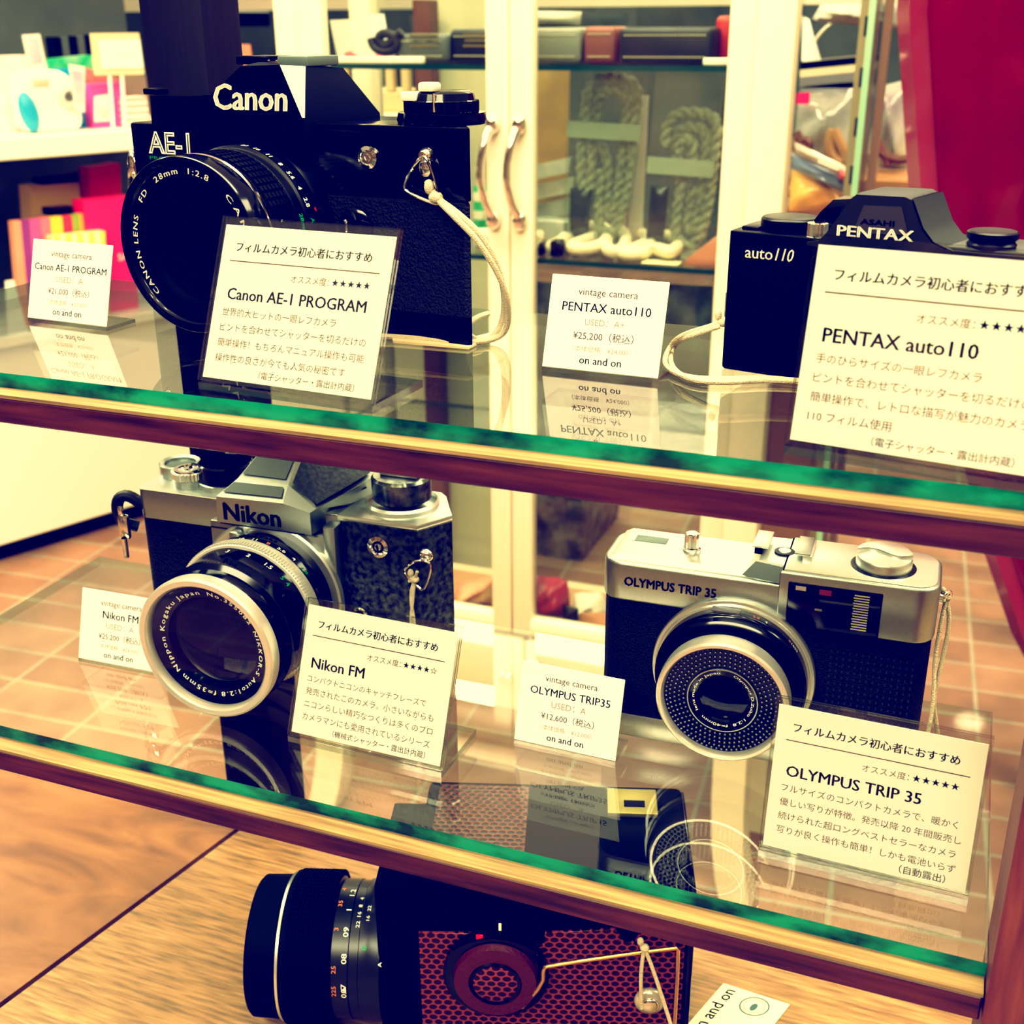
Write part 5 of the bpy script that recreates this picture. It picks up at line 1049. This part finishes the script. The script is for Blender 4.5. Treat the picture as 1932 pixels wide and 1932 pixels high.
# ---- right side: red panel, glass upright and packing table
def redpanel():
    t = thing('plastic_screen', 'tall glossy red plastic screen tapering downward at the right edge', 'screen', (0, 0, 0)); Y = 1.20
    prof = [(-.098, .10), (-.094, .01), (-.065, -.15), (-.005, -.34), (.0445, -.49), (.087, -.585), (.16, -.70), (.25, -.78)]
    right = [(.62, -.80), (.70, -.6), (.70, .30), (-.10, .30)]
    b = MB(); poly = [(x+.026, z+EYE) for x, z in prof]+[(x, z+EYE) for x, z in right]
    b.prism(poly, 'y', Y, Y+.05, REDP, .006, 2); b.obj('front_shell', t)
    b = MB(); e = [(x, z+EYE) for x, z in prof]; s = []
    for (x, z) in e: s.append([(x, Y+.012, z), (x+.012, Y-.002, z), (x+.030, Y+.004, z), (x+.030, Y+.05, z), (x+.004, Y+.05, z)])
    b.loft(s, REDE); b.obj('rolled_edge', t)
    b = MB(); b.tube([(x+.0, Y+.02, z) for x, z in [(.087, EYE-.60), (.14, EYE-.69)]], .004, REDP, 8); 
    b2 = MB(); b2.box(.40, .44, Y+.05, Y+.09, 0, EYE+.2, BLK, .004, 1); b2.box(.36, .48, Y-.1, Y+.25, 0, .02, BLK, .004, 1); b2.obj('stand', t)
redpanel()
def upright():
    t = thing('slotted_upright', 'beige slotted metal upright with a green edged glass panel at the right', 'upright', (0, 0, 0)); Y = 1.55
    a, c = at(1606, 200, Y), at(1638, 200, Y); b = MB(); TAN = mat('beige_metal', (.42, .36, .22), .4, .3)
    b.box(a.x, c.x, Y, Y+.02, 0, EYE+.45, TAN, .001, 1); b.obj('metal_upright', t)
    b = MB()
    for k in range(14): z = EYE+.10-k*.056; x = (a.x+c.x)/2; b.box(x-.0035, x+.0035, Y-.0012, Y+.001, z, z+.022, INK, .001, 2)
    b.obj('slots', t)
    b = MB(); b.box(c.x+.001, c.x+.006, Y-.10, Y+.14, .012, EYE+.45, PANE); b.box(c.x, c.x+.007, Y-.104, Y-.099, .01, EYE+.45, GEDGE2); g = b.obj('glass_panel', t)
    b = MB(); b.box(c.x+.008, c.x+.017, Y-.01, Y+.012, 0, EYE+.45, mat('brown_strip', (.26, .15, .10), .4), .001, 1); b.obj('edge_strip', t)
upright()
def crate():
    a, c, d = at(1484, 330, 1.63), at(1594, 330, 1.63), at(1550, 404, 1.60)
    t = thing('wooden_crate', 'open brown wooden crate holding the wrapped straps beside the cabinet', 'crate', (0, 0, 0)); W = mat('table_brown', (.38, .20, .08), .5)
    for i, (x0, x1, y0, y1, z0, z1) in enumerate(((a.x, c.x, 1.565, 1.575, .0, d.z), (a.x, c.x, 1.69, 1.70, 0, d.z), (a.x, a.x+.01, 1.575, 1.69, 0, d.z), (c.x-.01, c.x, 1.575, 1.69, 0, d.z), (a.x+.01, c.x-.01, 1.575, 1.69, d.z-.03, d.z-.02))):
        b = MB(); b.box(x0, x1, y0, y1, z0, z1, W, .001, 1); b.obj('crate_side' if i < 4 else 'crate_floor', t)
crate()
def packtable():
    Y = 1.72; a, c = at(1440, 345, Y), at(1760, 345, Y); z = at(1670, 338, Y).z
    t = thing('packing_table', 'brown wooden packing table behind the cabinet carrying clear pouches', 'table', (0, 0, 0)); W = mat('table_brown', (.38, .20, .08), .5)
    b = MB(); b.box(a.x, c.x+.3, Y, Y+.6, z-.03, z, W, .003, 1); b.obj('tabletop', t)
    for x in (a.x+.02, c.x+.24):
        for y in (Y+.02, Y+.54): b = MB(); b.box(x, x+.035, y, y+.035, 0, z-.03, CHR, .002, 1); b.obj('leg', t)
    b = MB(); b.box(a.x+.06, c.x+.22, Y+.50, Y+.53, z-.45, z-.03, BLKM, .004, 1); b.obj('modesty_board', t)
    return z
PT = packtable()
CLB = mat('clear_pouch', (.40, .42, .40), .12, spec=.7, alt=(.16, .15, .16), nscale=16)
soft('clear_pouch', 'large clear pouch with a pink seal right of the cabinet', 'pouch', [(1496, 178), (1615, 166), (1612, 340), (1490, 345)], 1.80, CLB, .03, PT, 21)
uqp = pquad([(1500, 176), (1528, 174), (1527, 196), (1500, 197)], 1.765); b = MB(); b.slab(uqp, -.002, mat('hot_pink', (.85, .04, .22), .4)); tag(b.obj('pink_seal_tag'), 'hot pink tag stuck on the large clear pouch', 'tag')
soft('clear_pouch', 'pale clear pouch between the glass panel and the red panel', 'pouch', [(1650, 165), (1712, 150), (1715, 335), (1655, 335)], 1.85, mat('pale_pouch', (.52, .56, .52), .15, spec=.7, alt=(.25, .20, .26), nscale=14), .03, PT, 22)
soft('cloth_bundle', 'grey blue cloth bundle at the top behind the slotted upright', 'cloth', [(1530, 40), (1690, 55), (1690, 118), (1540, 112)], 2.0, mat('blue_grey_cloth', (.30, .34, .36), .8, alt=(.62, .60, .50), nscale=10), .05, PT+.22, 23)
for i, (y0, y1, m_) in enumerate(((112, 126, BLK), (126, 140, mat('file_cream', (.55, .50, .36), .5)), (140, 158, mat('file_grey', (.16, .16, .17), .5)))):
    p = pquad([(1508, y0+6), (1650, y0-8), (1650, y1-8), (1508, y1+6)], 1.98); b = MB(); b.slab(p, -.22, m_); tag(b.obj('flat_box'), ['black flat box, topmost of the pile right of the cabinet', 'cream flat box in the middle of the pile right of the cabinet', 'grey flat box, lowest of the pile right of the cabinet'][i], 'box', 'flat boxes piled on the packing table')
a = at(1508, 164, 1.98); c = at(1650, 150, 1.98); b = MB(); b.box(a.x, c.x, 1.98, 2.2, PT+.0004, min(a.z, c.z)-.001, mat('file_grey', (.16, .16, .17), .5), .004, 1); tag(b.obj('storage_box'), 'grey storage box under the pile of flat boxes', 'box')
p = pquad([(1503, 30), (1517, 36), (1541, 119), (1503, 124)], 1.97); zt = at(1508, 118, 1.98).z
for v in p: v.y = 2.02
p[2].z = p[3].z = zt+.0005
b = MB(); b.slab(p, -.004, CARD); tag(b.obj('white_card'), 'white card with slanted edge beside the cabinet post', 'card')
rb = [at(x, y, 2.05) for x, y in ((1525, 118), (1535, 80), (1555, 55), (1570, 45), (1562, 28), (1550, 20))]; rb[0].z = zt+.0035
b = MB(); b.tube(rb, .003, mat('grey_cable', (.62, .6, .5), .5), 8, smooth=2); tag(b.obj('paper_ribbon'), 'pale stiff ribbon standing up from the pile of flat boxes', 'ribbon')
SB = mat('brown_strap', (.17, .07, .04), .4)
b = MB(); b.tube([at(x, y, 1.73) for x, y in ((1500, 250), (1520, 285), (1528, 270), (1512, 262), (1502, 290))], .007, SB, 8, smooth=2); tag(b.obj('leather_strap'), 'brown leather strap coil before the large clear pouch', 'strap')
b = MB(); b.tube([at(x, y, 1.73) for x, y in ((1572, 245), (1564, 270), (1570, 295), (1590, 310), (1598, 296), (1580, 262), (1572, 245))], .008, mat('tan_strap', (.40, .24, .10), .4), 8, smooth=2); tag(b.obj('leather_strap'), 'tan leather strap loop beside the slotted upright', 'strap')
b = MB(); b.tube([at(x, y, 1.80) for x, y in ((1645, 262), (1660, 290), (1690, 302), (1712, 300))], .006, SB, 8, smooth=2); b.tube([at(x, y, 1.80) for x, y in ((1648, 250), (1664, 282), (1676, 312))], .005, RCASE, 8, smooth=2); tag(b.obj('leather_strap'), 'dark leather straps behind the red panel', 'strap')
for i, (q, col) in enumerate((([(1490, 318), (1560, 345), (1600, 392), (1490, 400)], (.80, .34, .06)), ([(1495, 290), (1612, 345), (1606, 372), (1495, 318)], (.22, .30, .48)), ([(1500, 268), (1618, 325), (1614, 345), (1500, 290)], (.52, .46, .42)), ([(1585, 318), (1618, 330), (1614, 350), (1580, 336)], (.60, .08, .12)))):
    p = pquad(q, 1.62-.01*i); b = MB(); b.pillow(p, .012, mat('wrapped_%d' % i, col, .15, spec=.7, alt=tuple(min(1, x*1.6+.1) for x in col), nscale=12), 10, True, .004, 30+i)
    tag(b.obj('wrapped_strap'), ['orange strap in a glossy wrapper leaning by the cabinet post', 'blue strap in a glossy wrapper above the orange one', 'greyish strap in a glossy wrapper, topmost by the cabinet post', 'small red wrapped strap by the slotted upright'][i], 'wrapped strap')

#ENDMORE#

# ================================================================ light and film look
def area(name, loc, sx, sy, e, col=(1, .975, .91), rot=(0, 0, 0)):
    l = bpy.data.lights.new(name, 'AREA'); l.shape = 'RECTANGLE'; l.size = sx; l.size_y = sy; l.energy = e; l.color = col
    o = bpy.data.objects.new(name, l); COL.objects.link(o); o.location = loc; o.rotation_euler = rot; return o
area('ceiling_panel_light', (-.5, .75, 2.65), 2.6, .5, 70)
area('ceiling_panel_light', (-1.0, 3.9, 2.65), 3.0, .8, 75)
area('ceiling_panel_light', (1.6, 1.0, 2.65), .8, 1.4, 35)
area('ceiling_panel_light', (-3.0, 1.3, 2.65), .8, 1.8, 55)
area('ceiling_panel_light', (-.2, -1.6, 2.6), 2.4, .7, 75, rot=(radians(28), 0, 0))
area('cabinet_fill_light', (-.5, 1.40, EYE+.40), .5, .04, 2.2)  # added fill to brighten the cabinet interior, no lamp known there
for i, (x, y) in enumerate(((-.25, -.15), (.05, -.35), (-.6, -.4), (.35, -.1), (-.15, -.7), (.3, -.75))):
    l = bpy.data.lights.new('spot_lamp', 'POINT'); l.energy = 4.0; l.shadow_soft_size = .05; l.color = (1, .93, .8)
    o = bpy.data.objects.new('spot_lamp', l); COL.objects.link(o); o.location = (x, y, 2.35)
w = bpy.data.worlds.new('world'); S.world = w; w.use_nodes = True
w.node_tree.nodes['Background'].inputs[0].default_value = (1, .96, .88, 1); w.node_tree.nodes['Background'].inputs[1].default_value = .5
S.cycles.use_denoising = True
S.cycles.max_bounces = 10; S.cycles.transparent_max_bounces = 40; S.cycles.caustics_reflective = False; S.cycles.caustics_refractive = False
vs = S.view_settings; vs.view_transform = 'Standard'; vs.look = 'None'; vs.exposure = .16; vs.gamma = 1
vs.use_curve_mapping = True; cm = vs.curve_mapping
def setc(i, pts):
    c = cm.curves[i]
    while len(c.points) > 2: c.points.remove(c.points[1])
    c.points[0].location = pts[0]; c.points[-1].location = pts[-1]
    for p in pts[1:-1]: c.points.new(*p)
setc(0, [(0, 0), (.020, 0), (.10, .085), (.30, .40), (.62, .95), (1, 1)])
setc(1, [(0, 0), (.015, 0), (.10, .090), (.30, .39), (.64, .86), (1, .915)])
setc(2, [(0, .042), (.06, .062), (.30, .25), (.60, .50), (1, .66)])
cm.extend = 'HORIZONTAL'; cm.update()
